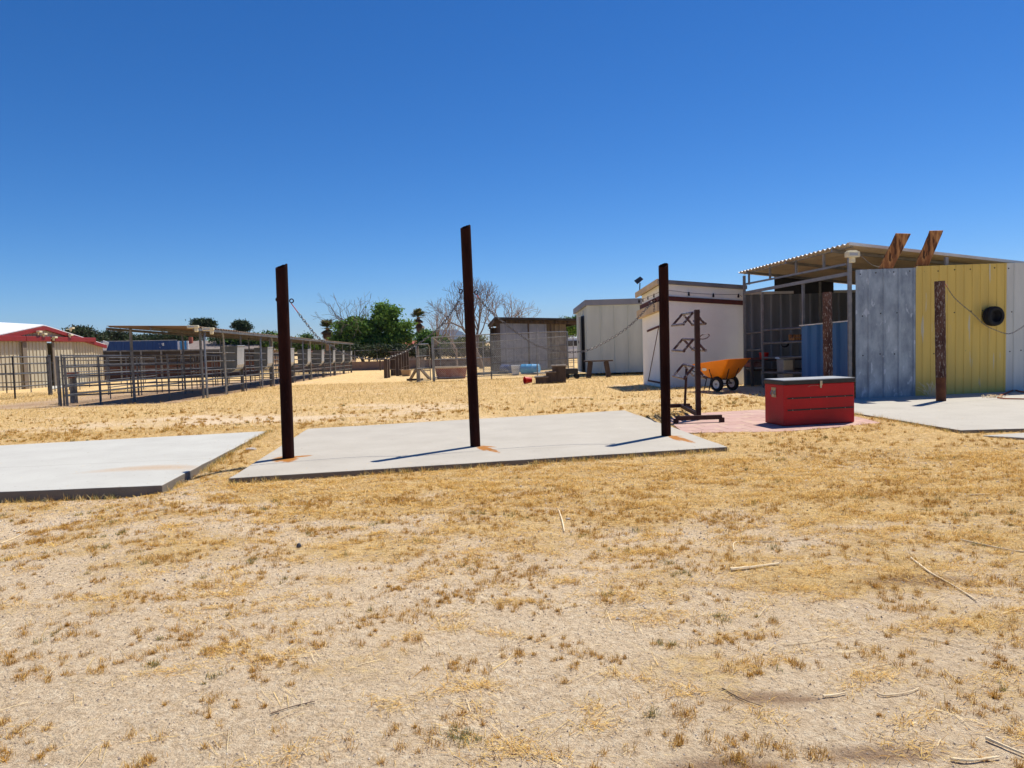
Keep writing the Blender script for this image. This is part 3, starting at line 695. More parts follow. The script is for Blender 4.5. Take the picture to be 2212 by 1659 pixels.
loftbox(mb, rings); n = len(rings[0]); mb.f.append(tuple(range(n))[::-1]); mb.f.append(tuple(range(6*n, 7*n)))
tray = mb.build('tray', 'orange', t, smooth=True)
# the badge on the side: a small pale oval with dark lettering strokes
mb = MB(); base = Vector((-.30, -.3365, .60)); nrm = Vector((0, -.90, -.43)).normalized(); up = Vector((0, -.43, .90)); rt = Vector((1, 0, .12))
pts = [base+rt*(.085*math.cos(a))+up*(.045*math.sin(a))+nrm*.012 for a in [i*math.pi/8 for i in range(16)]]; mb.v += [tuple(p) for p in pts]; mb.f.append(tuple(range(16)))
bd = mb.build('badge', 'offwhite', tray)
for y in (-.30, .30):
    mt = Matrix.Rotation(R_(90), 3, 'X'); c = (.10, y, .205)
    w = MB().lathe([(.115, -.04), (.15, -.05), (.19, -.042), (.205, -.015), (.205, .015), (.19, .042), (.15, .05), (.115, .04), (.115, -.04)], c, 28, mt).build('wheel', 'black', t, smooth=True)
    MB().lathe([(.0001, .03), (.03, .032), (.035, .012), (.09, .012), (.118, .036), (.118, -.036), (.09, -.012), (.035, -.012), (.03, -.032), (.0001, -.03)], c, 24, mt).build('rim', 'hub', w, smooth=True)
    MB().lathe([(.022, -.05), (.022, .05)], c, 10, mt).build('hub_cap', 'blackmetal', w)
mb = MB(); mb.tube([(.10, -.27, .205), (.10, .27, .205)], .014, 8)
for s in (-1, 1):
    mb.tube([(.30, s*.16, .33), (-.30, s*.20, .36), (-.80, s*.27, .55), (-1.05, s*.28, .60)], .017, 8)
    mb.tube([(.10, s*.22, .205), (.06, s*.19, .34)], .014, 8)
    mb.tube([(.30, s*.16, .33), (.42, s*.19, .62)], .012, 8); mb.tube([(-.1, s*.26, .33), (-.12, s*.35, .60)], .012, 8)
mb.build('frame', 'blackmetal', t, smooth=True)
for s in (-1, 1): MB().tube([(-.34, s*.20, .37), (-.42, s*.24, .02), (-.25, s*.22, .02), (-.2, s*.19, .35)], .014, 8).build('leg', 'blackmetal', t, smooth=True)

# ================================================================ WHITE SHED
wC, wR = G(1433, 837), G(1607, 829.5)
wd = Vector((-.0895, .996, 0)); wL = wC+wd*2.2
t = thing('garden_shed', 'white shed with maroon trim and string lights beside the open metal shed', 'shed', wC)
zc, zr, zl = ZT(wC, 611), ZT(wR, 624), ZT(wL, 637)
back = wR+wd*2.2
fx = (wR-wC).normalized(); fn = Vector((fx.y, -fx.x, 0)); ln = Vector((-wd.y, wd.x, 0))
zb = (zr+zl)/2-.1
P = [wC, wR, back, wL]; zs = [zc, zr, zr-.25, zl]
mb = MB(); mb.v = [(p.x, p.y, hg(p.x, p.y)-.1) for p in P]+[(p.x, p.y, z-.02) for p, z in zip(P, zs)]
mb.f = [(3, 2, 1, 0), (4, 5, 6, 7), (0, 1, 5, 4), (1, 2, 6, 5), (2, 3, 7, 6), (3, 0, 4, 7)]
mb.build('wall', 'white', t)
def ex(p, a, b): return p+fx*a+wd*b
mb = MB(); q = [ex(wC, -.14, -.10), ex(wR, .10, -.10), ex(back, .1, .12), ex(wL, -.14, .12)]; qz = [zc+.10, zr+.10, zr-.15, zl+.10]
mb.slab4(*[(p.x, p.y, z) for p, z in zip(q, qz)], .11); rf = mb.build('roof', 'greyroof', t)
mb = MB(); a_ = ex(wL, -.15, .22); c_ = ex(wC, -.15, -.10)
mb.beam((a_.x, a_.y, zl+.0), (c_.x, c_.y, zc+.03), .05, .17); mb.build('fascia_board', 'cream', t)
# projecting band (old header) with maroon trim, round two sides
zb1, zb2, zb3 = ZT(wC, 643), ZT(wR, 654.5), ZT(wL, 664)
o = .035
mb = MB(); a_ = ex(wC, -.05, -.03); c_ = ex(wR, 0, -.03); l_ = ex(wL, -.05, 0)
mb.beam((a_.x, a_.y, zb1-.01), (c_.x, c_.y, zb2), .05, .135); mb.build('trim_board', 'maroon', t)
mb = MB(); mb.beam((l_.x, l_.y, zb3), (a_.x, a_.y, zb1-.01), .06, .135); mb.build('trim_board', 'maroon', t)
zq1, zq3 = ZT(wC, 658), ZT(wL, 680)
mb = MB(); l_ = ex(wL, -.09, .12); a2 = ex(wC, -.09, -.03); mb.beam((l_.x, l_.y, zq3), (a2.x, a2.y, zq1-.05), .14, .26); mb.build('header_board', 'cream', t)
# door on the left face
d0 = wC+wd*.30; d1_ = wC+wd*1.55; of = ln*.012
mb = MB(); zt = ZT(d0, 706)
mb.beam((d0.x+of.x*2, d0.y, zt+.01), (d1_.x+of.x*2, d1_.y, ZT(d1_, 716)+.01), .03, .06)
mb.beam((d0.x+of.x*2, d0.y, zt), (d1_.x+of.x*2, d1_.y, .1), .012, .022); mb.beam((d0.x+of.x*2, d0.y, .12), (d1_.x+of.x*2, d1_.y, .12), .03, .05)
dr = MB().quad(*[tuple(p) for p in ((d0+of).to_tuple()[:2]+(-.02,), (d1_+of).to_tuple()[:2]+(-.02,), (d1_+of).to_tuple()[:2]+(zt-.02,), (d0+of).to_tuple()[:2]+(zt,))]).build('door', 'white', t)
mb.build('door_trim', 'maroon', dr)
# string lights along front and left
t2 = thing('string_lights', 'black cable with dark bulbs strung across the top of the white shed', 'string lights', (wC.x, wC.y, zc-.3))
A = [D(u, v, wC.y+(wR.y-wC.y)*(u-1433)/174-.10) for u, v in ((1433, 626), (1460, 629), (1488, 632.5), (1515, 634.5), (1541, 635.5), (1570, 636), (1595, 636.5), (1603, 641))]
B = [D(u, v, wC.y+.1+2.2*(1433-u)/42) for u, v in ((1433, 630), (1420, 636), (1407, 641), (1396, 646), (1387, 648), (1383, 647))]
for q in B: q.x -= .1
MB().tube(smooth_pts(A), .006, 5).tube(smooth_pts(B), .006, 5).build('cable', 'black', t2)
for p in (A[2], A[4], A[6], B[1], B[2], B[3], B[4]):
    MB().lathe([(.001, .03), (.022, .02), (.024, -.02), (.034, -.045), (.03, -.08), (.001, -.1)], p, 10).build('bulb', 'black', t2, smooth=True)
# solar panel on its stalk
s0 = ex(wL, -.1, .0); s0 = D(1381, 630, wL.y); t3 = thing('solar_panel', 'small black solar panel on a thin stalk over the white shed roof', 'solar panel', s0-Vector((0, 0, .1)))
MB().tube([s0-Vector((0, 0, .15)), D(1382.5, 611, wL.y)], .018, 8).build('stalk', 'blackmetal', t3)
q = [D(u, v, Y) for u, v, Y in ((1370, 606, wL.y), (1383, 597, wL.y+.15), (1390, 603, wL.y+.12), (1377.5, 613.5, wL.y-.03))]
mb = MB(); nn_ = (q[1]-q[0]).cross(q[3]-q[0]).normalized()*.02
mb.add(q+[p+nn_ for p in q], [(0, 1, 2, 3), (7, 6, 5, 4), (0, 4, 5, 1), (1, 5, 6, 2), (2, 6, 7, 3), (3, 7, 4, 0)]); mb.build('panel', 'solar', t3)

# ================================================================ OPEN METAL SHED (right)
A0 = G(1610, 832); B0 = G(1846, 862); W2_ = G(2168, 847)
wx = (W2_-B0).normalized(); wy = (A0-B0).normalized(); E0 = B0+wx*8.0
t = thing('metal_shed', 'open-sided metal shed with patchwork panels and a tilted corrugated roof', 'shed', B0)
ztA = ZT(A0, 594); ztB = ZT(B0, 541)
# roof
rFL = D(1833, 526.5, B0.y+.30); rBL = D(1595, 589, A0.y+.25)
fe = D(2212, 568.5, (B0+wx*4.2).y+.48); dirF = (fe-rFL); rFR = rFL+dirF*2.05; rBR = rBL+dirF*2.05
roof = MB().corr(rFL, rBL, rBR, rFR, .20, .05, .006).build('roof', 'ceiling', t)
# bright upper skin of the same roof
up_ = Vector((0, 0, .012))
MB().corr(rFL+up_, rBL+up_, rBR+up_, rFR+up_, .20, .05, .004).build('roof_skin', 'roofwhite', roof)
mb = MB(); mb.beam(rFL+Vector((0, -.03, .0)), rFR+Vector((0, -.03, .0)), .03, .065); mb.build('edge_flashing', 'roofwhite', roof)
def under(p, k=.04): return Vector((p.x, p.y, p.z-k))
mb = MB(); mb.beam(under(rFL+wx*.15+wy*.1), under(rBL+wx*.15-wy*.1), .05, .05); mb.beam(under(rFL+wx*.15+wy*.35, .42), under(rBL+wx*.15-wy*.1, .36), .04, .05)
for f in (.22, .45, .70, .93):
    a_ = (rFL+wx*.15).lerp(rBL+wx*.15, f); mb.beam(under(a_, .06), under(a_, .40), .05, .05)
mb.build('roof_truss', 'steelgrey', t)
for f in (.12, .5, .9):
    a_ = rFL.lerp(rBL, f); MB().beam(under(a_, .06), under(a_+dirF*2.0, .06), .05, .07).build('purlin', 'steelgrey', t)
def post(p, ztop, m_='steelgrey', w=.07): return MB().beam((p.x, p.y, hg(p.x, p.y)-.05), (p.x, p.y, ztop), w, w).build('post', m_, t)
bp = B0+wy*.12-wx*.04; post(bp, ztB-.02); post(A0, ztA-.02)
pM = None
def on_side(u):  # ground point of side wall line under picture column u
    lo, hi = 0., 1.
    for _ in range(40):
        m_ = (lo+hi)/2; p = B0.lerp(A0, m_); q = Vector((p.x, p.y, .8-EYE)); uu = 1106+FOC*q.dot(_r)/q.dot(_f)
        if uu > u: lo = m_
        else: hi = m_
    return B0.lerp(A0, lo)
m1_, m2_ = on_side(1648), on_side(1736)
zr1 = ZT(bp, 591)
rbm = MB().beam((bp.x, bp.y, zr1), (A0.x, A0.y, ZT(A0, 633)), .06, .08).build('side_rail', 'steelgrey', t)
post(m1_, ZT(m1_, 632), w=.055); post(m2_, ZT(m2_, 612), w=.06)
# back wall, inner end wall
bw0 = A0+wx*0+wy*.05; bw1 = bw0+wx*8.0; zbw = ZT(bw0, 634)
MB().ribbed(bw0, bw1, lambda q: (-.15, zbw), .32, .05, .35).build('back_wall', 'backwall', t)
MB().beam((bw0.x, bw0.y-.08, zbw), (bw1.x, bw1.y-.08, zbw), .06, .08).build('wall_rail', 'roofwhite', t)
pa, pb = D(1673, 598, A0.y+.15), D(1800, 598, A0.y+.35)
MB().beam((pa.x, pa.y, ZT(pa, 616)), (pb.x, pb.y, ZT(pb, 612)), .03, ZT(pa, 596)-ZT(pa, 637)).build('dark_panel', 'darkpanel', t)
MB().ribbed(B0+wx*8.0, bw1, lambda q: (-.15, 3.0), .32, .05, .35).build('end_wall', 'backwall', t)
for k in (2.4, 4.8, 7.8): post(B0+wx*k+wy*.15, rFL.z-.12*k-.05)
for k in (2.4, 4.8, 7.8): post(bw0+wx*k-wy*.15, rBL.z-.12*k-.05)
# front wall: three differently coloured sheets
pG, pY = G(1968, 855), G(2170, 847)
def along(p): return (p-B0).dot(wx)
zt0, zt1, zt2 = ZT(B0, 583), ZT(B0+wx*along(pG), 577), ZT(B0+wx*along(pY), 571.5)
zfun = lambda s: zt0+(zt2-zt0)*s/along(pY)
def sheet(s0, s1, m_, label, off, pitch, dep, rib, drop=0):
    a_ = B0+wx*s0; c_ = B0+wx*s1
    w = MB().ribbed(a_, c_, lambda q: (-.02, zfun(s0+(s1-s0)*q)-drop), pitch, dep, rib, off=off).build('wall_sheet', m_, t, label=label)
    mb = MB(); n = Vector((wx.y, -wx.x, 0)); mt = Matrix.Rotation(R_(90), 3, 'X')
    for zz in (.12*0+.95, 1.85, 2.0, zfun(s0)-.1):
        if zz == 2.0: continue
        s_ = s0+.1+random.uniform(0, .1)
        while s_ < s1-.03:
            p = B0+wx*s_+n*(off+.003); mb.lathe([(.001, .012), (.012, .008), (.016, 0)], (p.x, p.y, zz+random.uniform(-.02, .02)+.03*(s_-s0)), 7, mt); s_ += random.uniform(.28, .48)
    merge(w, mb, 'blackmetal')
sG, sY = along(pG), along(pY)
sheet(.03, sG, 'galv', 'mottled bluish galvanised sheet', .0, .36, .030, .22)
sheet(sG-.02, sY, 'yellow', 'faded yellow ribbed sheet', .035, .21, .018, .30, -.03)
sheet(sY-.02, 8.0, 'whitepanel', 'chalky white ribbed sheet', .0, .30, .022, .25, -.03)
# blue sheet on the open side
q0, q1 = on_side(1740), on_side(1839)
zq = ZT(q0, 704), ZT(q1, 694)
ln2 = Vector((-wy.y, wy.x, 0))
bl = MB().ribbed(q0+ln2*.10, q1+ln2*.02, lambda q: (-.02, zq[0]+(zq[1]-zq[0])*q), .42, .06, .35, normal=ln2).build('blue_sheet', 'blue', t)
mb = MB(); mb.beam((q0.x+ln2.x*.13, q0.y, zq[0]+.01), (q1.x+ln2.x*.05, q1.y, zq[1]+.01), .06, .025); mb.build('top_edge', 'roofwhite', bl)
# pipe gate in the open side
g = None
mb = MB()
def rails(a_, c_, vs, r, mb):
    for (va, vb) in vs: mb.tube([(a_.x, a_.y, ZT(a_, va)), (c_.x, c_.y, ZT(c_, vb))], r, 8)
aa = A0-wy*.12
rails(aa, m1_, [(720, 717), (757, 755), (796, 795)], .03, mb)
gt = mb.build('gate', 'darkpipe', t, smooth=True)
mb = MB(); rails(m1_, m2_, [(713.5, 708), (742, 738), (773, 771), (805, 806)], .03, mb); mb.build('rail', 'darkpipe', t, smooth=True)
# flood light on the corner
f_ = D(1841, 553, B0.y-.12)
mb = MB(); mb.box(f_+Vector((0, 0, .03)), (.30, .13, .12), R_(12)); mb.box(f_+Vector((0, .02, .10)), (.22, .11, .04), R_(12)); mb.box(f_+Vector((.01, .03, -.08)), (.11, .09, .13), R_(12))
fl_ = mb.build('flood_light', 'fixture', t, bevel=.015)
MB().box(f_+Vector((.0, -.062, .035)), (.20, .012, .06), R_(12)).build('lens', 'lidtop', fl_)
MB().tube(smooth_pts([D(1855, 548, B0.y-.1), D(1868, 560, B0.y-.05), D(1883, 572, B0.y+.05), D(1900, 577, B0.y+.05)]), .008, 5).build('lamp_cable', 'chain', t)
# boards resting on the wall
for (tl, tr, br_, bl_, lab) in (((1937, 504), (1968, 505), (1927, 582), (1898, 581), 'left of two rough brown boards sticking up above the galvanised sheet'),
                          ((2010, 498.5), (2038, 498), (2004, 579), (1976, 579), 'right of two rough brown boards sticking up above the yellow sheet')):
    Yb = B0.y+.12+(.22 if tl[0] > 2000 else 0); pts = []
    bb = [D(*bl_, Yb+.04), D(*br_, Yb+.04)]; tt = [D(*tl, Yb-.08), D(*tr, Yb-.08)]
    dn = (bb[0]-tt[0]); mb = MB(); K = 9; n = Vector((0, .035, .01))
    L0 = [tt[0]+(bb[0]+dn*.15-tt[0])*(i/K) for i in range(K+1)]; R0 = [tt[1]+(bb[1]+dn*.15-tt[1])*(i/K) for i in range(K+1)]
    vs = []
    for i in range(K+1):
        j = random.uniform(-.008, .008); a_ = L0[i]+Vector((j, 0, 0)); c_ = R0[i]+Vector((j*.5, 0, 0)); vs += [a_, c_, c_+n, a_+n]
    fs = []
    for i in range(K):
        k = 4*i
        for j in range(4): fs.append((k+j, k+(j+1) % 4, k+4+(j+1) % 4, k+4+j))
    fs += [(3, 2, 1, 0), (4*K, 4*K+1, 4*K+2, 4*K+3)]
    MB().add(vs, fs).build('wooden_board', 'wood', label=lab, cat='board', group='boards sticking up behind the metal wall', origin=tt[0])
# tyre on the wall
tc_ = D(2146, 683, pY.y-.25); n = Vector((wx.y, -wx.x, 0)); mt = n.to_track_quat('Z', 'Y').to_matrix()
t = thing('tyre', 'black tyre hung on the right edge of the yellow panel', 'tyre', tc_)
MB().lathe([(.14, -.09), (.18, -.10), (.215, -.08), (.225, -.03), (.205, .0), (.225, .03), (.215, .08), (.18, .10), (.14, .09), (.15, .02), (.145, -.04), (.14, -.09)], tc_, 36, mt).build('tread', 'black', t, smooth=True)
MB().lathe([(.001, -.05), (.10, -.05), (.145, .04)], tc_, 24, mt).build('rim', 'blackmetal', t, smooth=True)
# orange rope with a frayed tuft
t = thing('rope', 'orange rope with frayed yellow end lying on the right concrete pad', 'rope', G(2150, 859))
rp_ = [G(u, v) for u, v in ((2158, 858), (2172, 853), (2182, 848.5), (2192, 845.5), (2202, 848), (2215, 850), (2235, 851))]
rq_ = [G(u, v) for u, v in ((2155, 862), (2172, 864), (2190, 864.5), (2212, 865), (2240, 866))]
for lst in (rp_, rq_):
    for p in lst: p.z = .03
MB().tube(smooth_pts(rp_), .016, 6).tube(smooth_pts(rq_), .014, 6).build('cord', 'rope', t, smooth=True)
mb = MB(); c = G(2149, 860)
for i in range(70):
    a = random.uniform(0, 6.28); r = random.uniform(0, .28); p = Vector((c.x+r*math.cos(a), c.y+r*.5*math.sin(a), .012+random.uniform(0, .03))); q = p+Vector((random.uniform(-.1, .1), random.uniform(-.06, .06), random.uniform(0, .03))); mb.tube([p, p.lerp(q, .5)+Vector((0, 0, .02)), q], .004, 4)
mb.build('frayed_tuft', 'twig', t)
# dry weed at the wall foot behind the pole
mb = MB(); c = G(2013, 858)
for i in range(60):
    a = random.uniform(0, 6.28); h_ = random.uniform(.05, .36); r = random.uniform(.05, .3); p = Vector((c.x+random.uniform(-.08, .08), c.y+random.uniform(-.03, .03), 0)); mb.tube([p, p+Vector((r*.6*math.cos(a), r*.3*math.sin(a), h_*.8)), p+Vector((r*math.cos(a), r*.4*math.sin(a), h_))], .004, 4)
mb.build('dry_weed', 'twig', label='tangled dry weed at the foot of the yellow panel beside the pole', cat='weed', origin=c)

# things inside the shed, in its shade
def at_in(u, v, Y): p = D(u, v, Y); return p
c = D(1697, 790, 19.6); t = thing('feed_bin', 'cream striped bin with a pale lid in the shadow of the open shed', 'bin', (c.x, c.y, 0))
zt_ = ZT(c, 771); MB().lathe([(.001, 0), (.20, 0), (.23, zt_-.05), (.001, zt_-.05)], (c.x, c.y, 0), 20).build('drum', 'steelgrey', t, smooth=True)
for va, vb in ((778, 798), (806, 824)):
    z0, z1 = ZT(c, vb), ZT(c, va); MB().box((c.x-.02, c.y-.235, (z0+z1)/2), (.24, .02, z1-z0)).build('sack_label', 'burlap', t, label='cream patch')
MB().lathe([(.001, .03), (.26, .02), (.27, -.02), (.22, -.02)], (c.x, c.y, zt_-.02), 20).build('lid', 'roofwhite', t, smooth=True)
def crate(u, v0, v1, Y, w, m_, label, nm='crate', cat='crate', dp=.4, ang_=.1):
    c = D(u, v0, Y); z0, z1 = ZT(c, v1), ZT(c, v0); t = thing(nm, label, cat, (c.x, c.y, z0))
    mb = MB(); rt = Matrix.Rotation(ang_, 3, 'Z'); n = max(2, int((z1-z0)/.11))
    for i in range(n):
        z = z0+(z1-z0)*(i+.5)/n; hh = (z1-z0)/n*.82
        for s in (-1, 1):
            mb.box(Vector((c.x, c.y, z))+rt @ Vector((0, s*dp/2, 0)), (w, .018, hh), ang_); mb.box(Vector((c.x, c.y, z))+rt @ Vector((s*w/2, 0, 0)), (.018, dp-.02, hh), ang_)
    mb.build('slats', m_, t)
    for s in (-1, 1):
        for r in (-1, 1): MB().box(Vector((c.x, c.y, (z0+z1)/2))+rt @ Vector((s*(w/2-.03), r*(dp/2-.03), 0)), (.04, .04, z1-z0), ang_).build('corner_post', m_, t)
    mb = MB(); mb.box((c.x, c.y, z0+.01), (w-.02, dp-.04, .02), ang_); mb.build('base', m_, t)
    return t
crate(1628, 772, 792, 21.3, .38, 'trough', 'rusty red crate behind the narrow pipe gate in the open shed')
crate(1724, 722, 735, 20.6, .42, 'wood', 'brown wooden crate on the shelf beside the blue sheet', dp=.3)
sh_ = D(1690, 775, 21.2); t = thing('shelf_unit', 'dark timber bench along the back wall inside the open shed', 'shelf', (sh_.x, sh_.y, 0))
mb = MB(); mb.box((sh_.x, sh_.y, ZT(sh_, 777)), (2.0, .45, .05)); mb.build('bench_top', 'darkwood', t)
for s in (-.95, 0, .95): MB().box((sh_.x+s, sh_.y-.18, ZT(sh_, 777)/2), (.07, .07, ZT(sh_, 777))).build('leg', 'darkwood', t)
MB().box((sh_.x, sh_.y+.05, .45), (1.9, .3, .04)).build('lower_shelf', 'darkwood', t)
c = D(1650, 760, 21.1); zz = ZT(sh_, 777)+.03; MB().lathe([(.001, 0), (.11, 0), (.14, .2), (.13, .2), (.1, .02)], (c.x, c.y, zz), 16).build('bucket', 'redplastic', label='dull red bucket on the dark bench inside the open shed', cat='bucket', origin=(c.x, c.y, zz))
for (u, v, rr2, lab) in ((1615, 698, .10, 'dark coil of wire on the top bar by the white shed corner'), (1694, 735, .12, 'dark coil of wire hanging against the grey back wall')):
    c = D(u+2, v+8, 22.0 if u < 1650 else A0.y-.15); mb = MB()
    for k in range(4): mb.tube([c+Vector(((rr2-.008*k)*math.cos(a), .02*k, (rr2-.008*k)*.8*math.sin(a))) for a in [i*math.pi/8 for i in range(16)]], .008, 5, closed=True)
    mb.build('wire_coil', 'black', label=lab, cat='coil', origin=c)

# ================================================================ GREY SHED, BENCH, STEPS
gC, gR = G(1272, 811), G(1389, 812.5)
gf = Vector((1, -.04, 0)).normalized(); gR = gC+gf*((gR-gC).length+.6); gL = gC+wd*2.7; gB = gR+wd*2.7
t = thing('storage_shed', 'pale grey ribbed metal shed raised off the ground beside the white shed', 'shed', gC)
z0 = ZT(gC, 806.5); zt_ = ZT(gC, 655); ztL = ZT(gL, 672)
MB().ribbed(gC, gR, lambda q: (z0, zt_-.0), .61, .035, .10).build('wall', 'shedgrey', t, label='long side wall')
MB().ribbed(gL, gC, lambda q: (z0, ztL+(zt_-ztL)*q), .6, .03, .12).build('wall', 'shedgrey', t, label='door end wall')
MB().quad((gL.x, gL.y, z0), (gB.x, gB.y, z0), (gB.x, gB.y, ztL), (gL.x, gL.y, ztL)).quad((gR.x, gR.y, z0), (gB.x, gB.y, z0), (gB.x, gB.y, ztL), (gR.x, gR.y, zt_)).build('wall', 'shedgrey', t)
o1 = [gC-gf*.12-wd*.10, gR+gf*.1-wd*.10, gB+gf*.1+wd*.15, gL-gf*.12+wd*.15]; oz = [zt_+.14, zt_+.14, ztL+.10, ztL+.10]
mb = MB(); mb.slab4(*[(p.x, p.y, z) for p, z in zip(o1, oz)], .24); mb.build('roof', 'shedroof', t)
for k in (.3, 1.5, 2.6): p = gC+gf*k; MB().box((p.x, p.y+1.25, z0-.12), (.2, 2.4, .3)).build('skid', 'darkwood', t)
# door: flat dark sheet painted as the shaded opening, with the white leaf ajar
da_, db_ = gC+wd*.55-Vector((.05, 0, 0)), gC+wd*1.35-Vector((.05, 0, 0)); zd = ZT(da_, 682)
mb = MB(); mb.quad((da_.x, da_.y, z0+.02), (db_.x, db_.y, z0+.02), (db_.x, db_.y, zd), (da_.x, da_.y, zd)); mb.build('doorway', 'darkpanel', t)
mb = MB(); e_ = db_-Vector((.10, .18, 0)); mb.beam((db_.x-.05, db_.y-.1, (z0+zd)/2), (e_.x-.03, e_.y-.45, (z0+zd)/2), .04, zd-z0-.1); dd = mb.build('door', 'roofwhite', t)
MB().box((e_.x-.06, e_.y-.42, 1.4), (.05, .03, .12)).build('handle', 'blackmetal', dd)
# bench
bc = G(1293, 815); bz = ZT(bc, 779.5); t = thing('bench', 'plank bench with splayed legs against the grey shed', 'bench', bc)
mb = MB(); bw_ = 62/FOC*bc.y; mb.box((bc.x, bc.y, bz), (bw_, .32, .055)); mb.build('seat', 'darkwood', t, bevel=.008)
for s in (-1, 1):
    mb = MB(); mb.beam((bc.x+s*bw_*.27, bc.y, bz-.03), (bc.x+s*bw_*.36, bc.y-.05, bc.z-.05), .20, .11); mb.build('leg', 'darkwood', t, bevel=.01)
# wooden steps
sc_ = G(1158, 829); t = thing('wooden_steps', 'dark wooden block steps lying in the straw near the grey shed', 'steps', sc_)
px = lambda n: n/FOC*sc_.y
x0 = sc_.x
for i, (wa, wb, v) in enumerate(((0, 27, 816), (23, 44, 806), (37, 66, 793))):
    ztp = ZT(sc_, v); mb = MB(); mb.box((x0+px((wa+wb)/2), sc_.y+.35, (ztp+sc_.z-.05)/2), (px(wb-wa), .75-.06*i, ztp-sc_.z+.05), -.05); s_ = mb.build('step', 'darkwood', t, bevel=.01)
    mb = MB(); mb.box((x0+px((wa+wb)/2)-.01, sc_.y+.33, ztp+.02), (px(wb-wa)+.06, .82-.06*i, .045), -.05); mb.build('tread', 'greywood', s_, bevel=.006)
c = G(1243, 818); c.z += .09
t = thing('toy_cart', 'small dark cart with wheels behind the wooden steps', 'cart', c)
MB().box((c.x-.15, c.y, c.z+.22), (.5, .35, .22)).build('bed', 'blackmetal', t, bevel=.02)
for s in (-1, 1):
    for k in (-.35, .05): MB().lathe([(.001, -.02), (.10, -.025), (.11, 0), (.10, .025), (.001, .02)], (c.x+k, c.y+s*.2, c.z+.02), 16, Matrix.Rotation(R_(90), 3, 'X')).build('wheel', 'black', t, smooth=True)
MB().tube([(c.x-.4, c.y, c.z+.25), (c.x-.6, c.y, c.z+.6)], .015, 6).build('handle', 'chain', t)
# red bucket on its side
c = G(1141, 829); rr2 = 8.0/FOC*c.y*.98
t = thing('bucket', 'bright red bucket tipped on its side in the straw', 'bucket', c)
mt = Vector((-.93, -.36, .02)).to_track_quat('Z', 'Y').to_matrix(); cc = c+Vector((0, 0, rr2))
MB().lathe([(.001, -.13), (rr2*.72, -.13), (rr2, .12), (rr2*1.07, .12), (rr2*1.07, .145), (rr2*.95, .14), (rr2*.68, -.11), (.001, -.11)], cc, 24, mt).build('pail', 'redplastic', t, smooth=True)
MB().tube([cc+mt @ Vector((rr2*1.02*math.cos(a), rr2*1.02*math.sin(a), .13+.10*math.sin(a))) for a in [R_(200+i*14) for i in range(11)]], .005, 5).build('handle', 'chain', t)

# ================================================================ KENNEL (chain link), behind
def fence_run(pts, hts, label, mesh=True, sp=.09, r=.03, wire=.0045, group='chain-link fence runs', mids=(), postm='galvpipe', skip_posts=()):
    t = thing('chain_link_fence', label, 'fence', pts[0], group=group)
    for i, p in enumerate(pts):
        if i in skip_posts: continue
        MB().tube([(p.x, p.y, hg(p.x, p.y)-.1), (p.x, p.y, hg(p.x, p.y)+hts[i])], r, 8).build('post', postm, t, smooth=True)
    for i in range(len(pts)-1):
        a_, c_ = pts[i], pts[i+1]; za, zc_ = hg(a_.x, a_.y), hg(c_.x, c_.y)
        mb = MB().tube([(a_.x, a_.y, za+hts[i]-.02), (c_.x, c_.y, zc_+hts[i+1]-.02)], r*.75, 8)
        for k in mids: mb.tube([(a_.x, a_.y, za+k), (c_.x, c_.y, zc_+k)], r*.6, 6)
        mb.build('top_rail', postm, t, smooth=True)
        if mesh:
            L_ = (Vector((c_.x, c_.y))-Vector((a_.x, a_.y))).length; Hh = min(hts[i], hts[i+1])-.08; mb = MB(); d = (c_-a_); d.z = 0; d.normalize()
            n = int((L_+Hh)/sp)
            for sgn in (1, -1):
                for j in range(n+1):
                    x0_ = j*sp-Hh; s0_, s1_ = max(0, x0_), min(L_, x0_+Hh)
                    if s1_-s0_ < .02: continue
                    h0, h1 = s0_-x0_, s1_-x0_
                    if sgn < 0: h0, h1 = Hh-h0, Hh-h1
                    A_ = a_+d*s0_; C_ = a_+d*s1_
                    fz = lambda s_, h_: za+(zc_-za)*s_/L_+.05+h_
                    mb.tube([(A_.x, A_.y+.003*sgn, fz(s0_, h0)), (C_.x, C_.y+.003*sgn, fz(s1_, h1))], wire, 3, caps=False)
            mb.build('wire_mesh', 'galvpipe', t)
    return t
K1 = G(936, 824); K2 = G(1062, 818.5); K4 = gL+Vector((-.5, -.6, 0)); K3 = K2.lerp(K4, .6)
hK = ZT(K1, 728)-K1.z; hK2 = ZT(K2, 721)-K2.z
K1b = K1+wd*.0
fence_run([K1, K2], [hK, hK2], 'tall chain-link kennel panel right of the sawhorse', mids=(.15, 1.0, 1.5))
fence_run([K2, K3, K4], [hK2, ZT(K3, 716.5)-K3.z, ZT(K4, 714)-K4.z], 'chain-link kennel run in front of the low metal shelter', mids=(.15, .75, 1.4))
kb = [K1+wd*7+Vector((.3, 0, 0)), K2+wd*7, K4+wd*7+Vector((1.5, 0, 0))]
fence_run(kb, [1.9, 1.9, 1.9], 'rear chain-link run behind the red trough', mids=(.15, 1.0), sp=.10, wire=.0035)
fence_run([K1+Vector((.05, .1, 0)), K1+wd*7+Vector((.3, 0, 0))], [hK, 1.9], 'side rails going back from the kennel corner post', mids=(.15, 1.0), mesh=False)
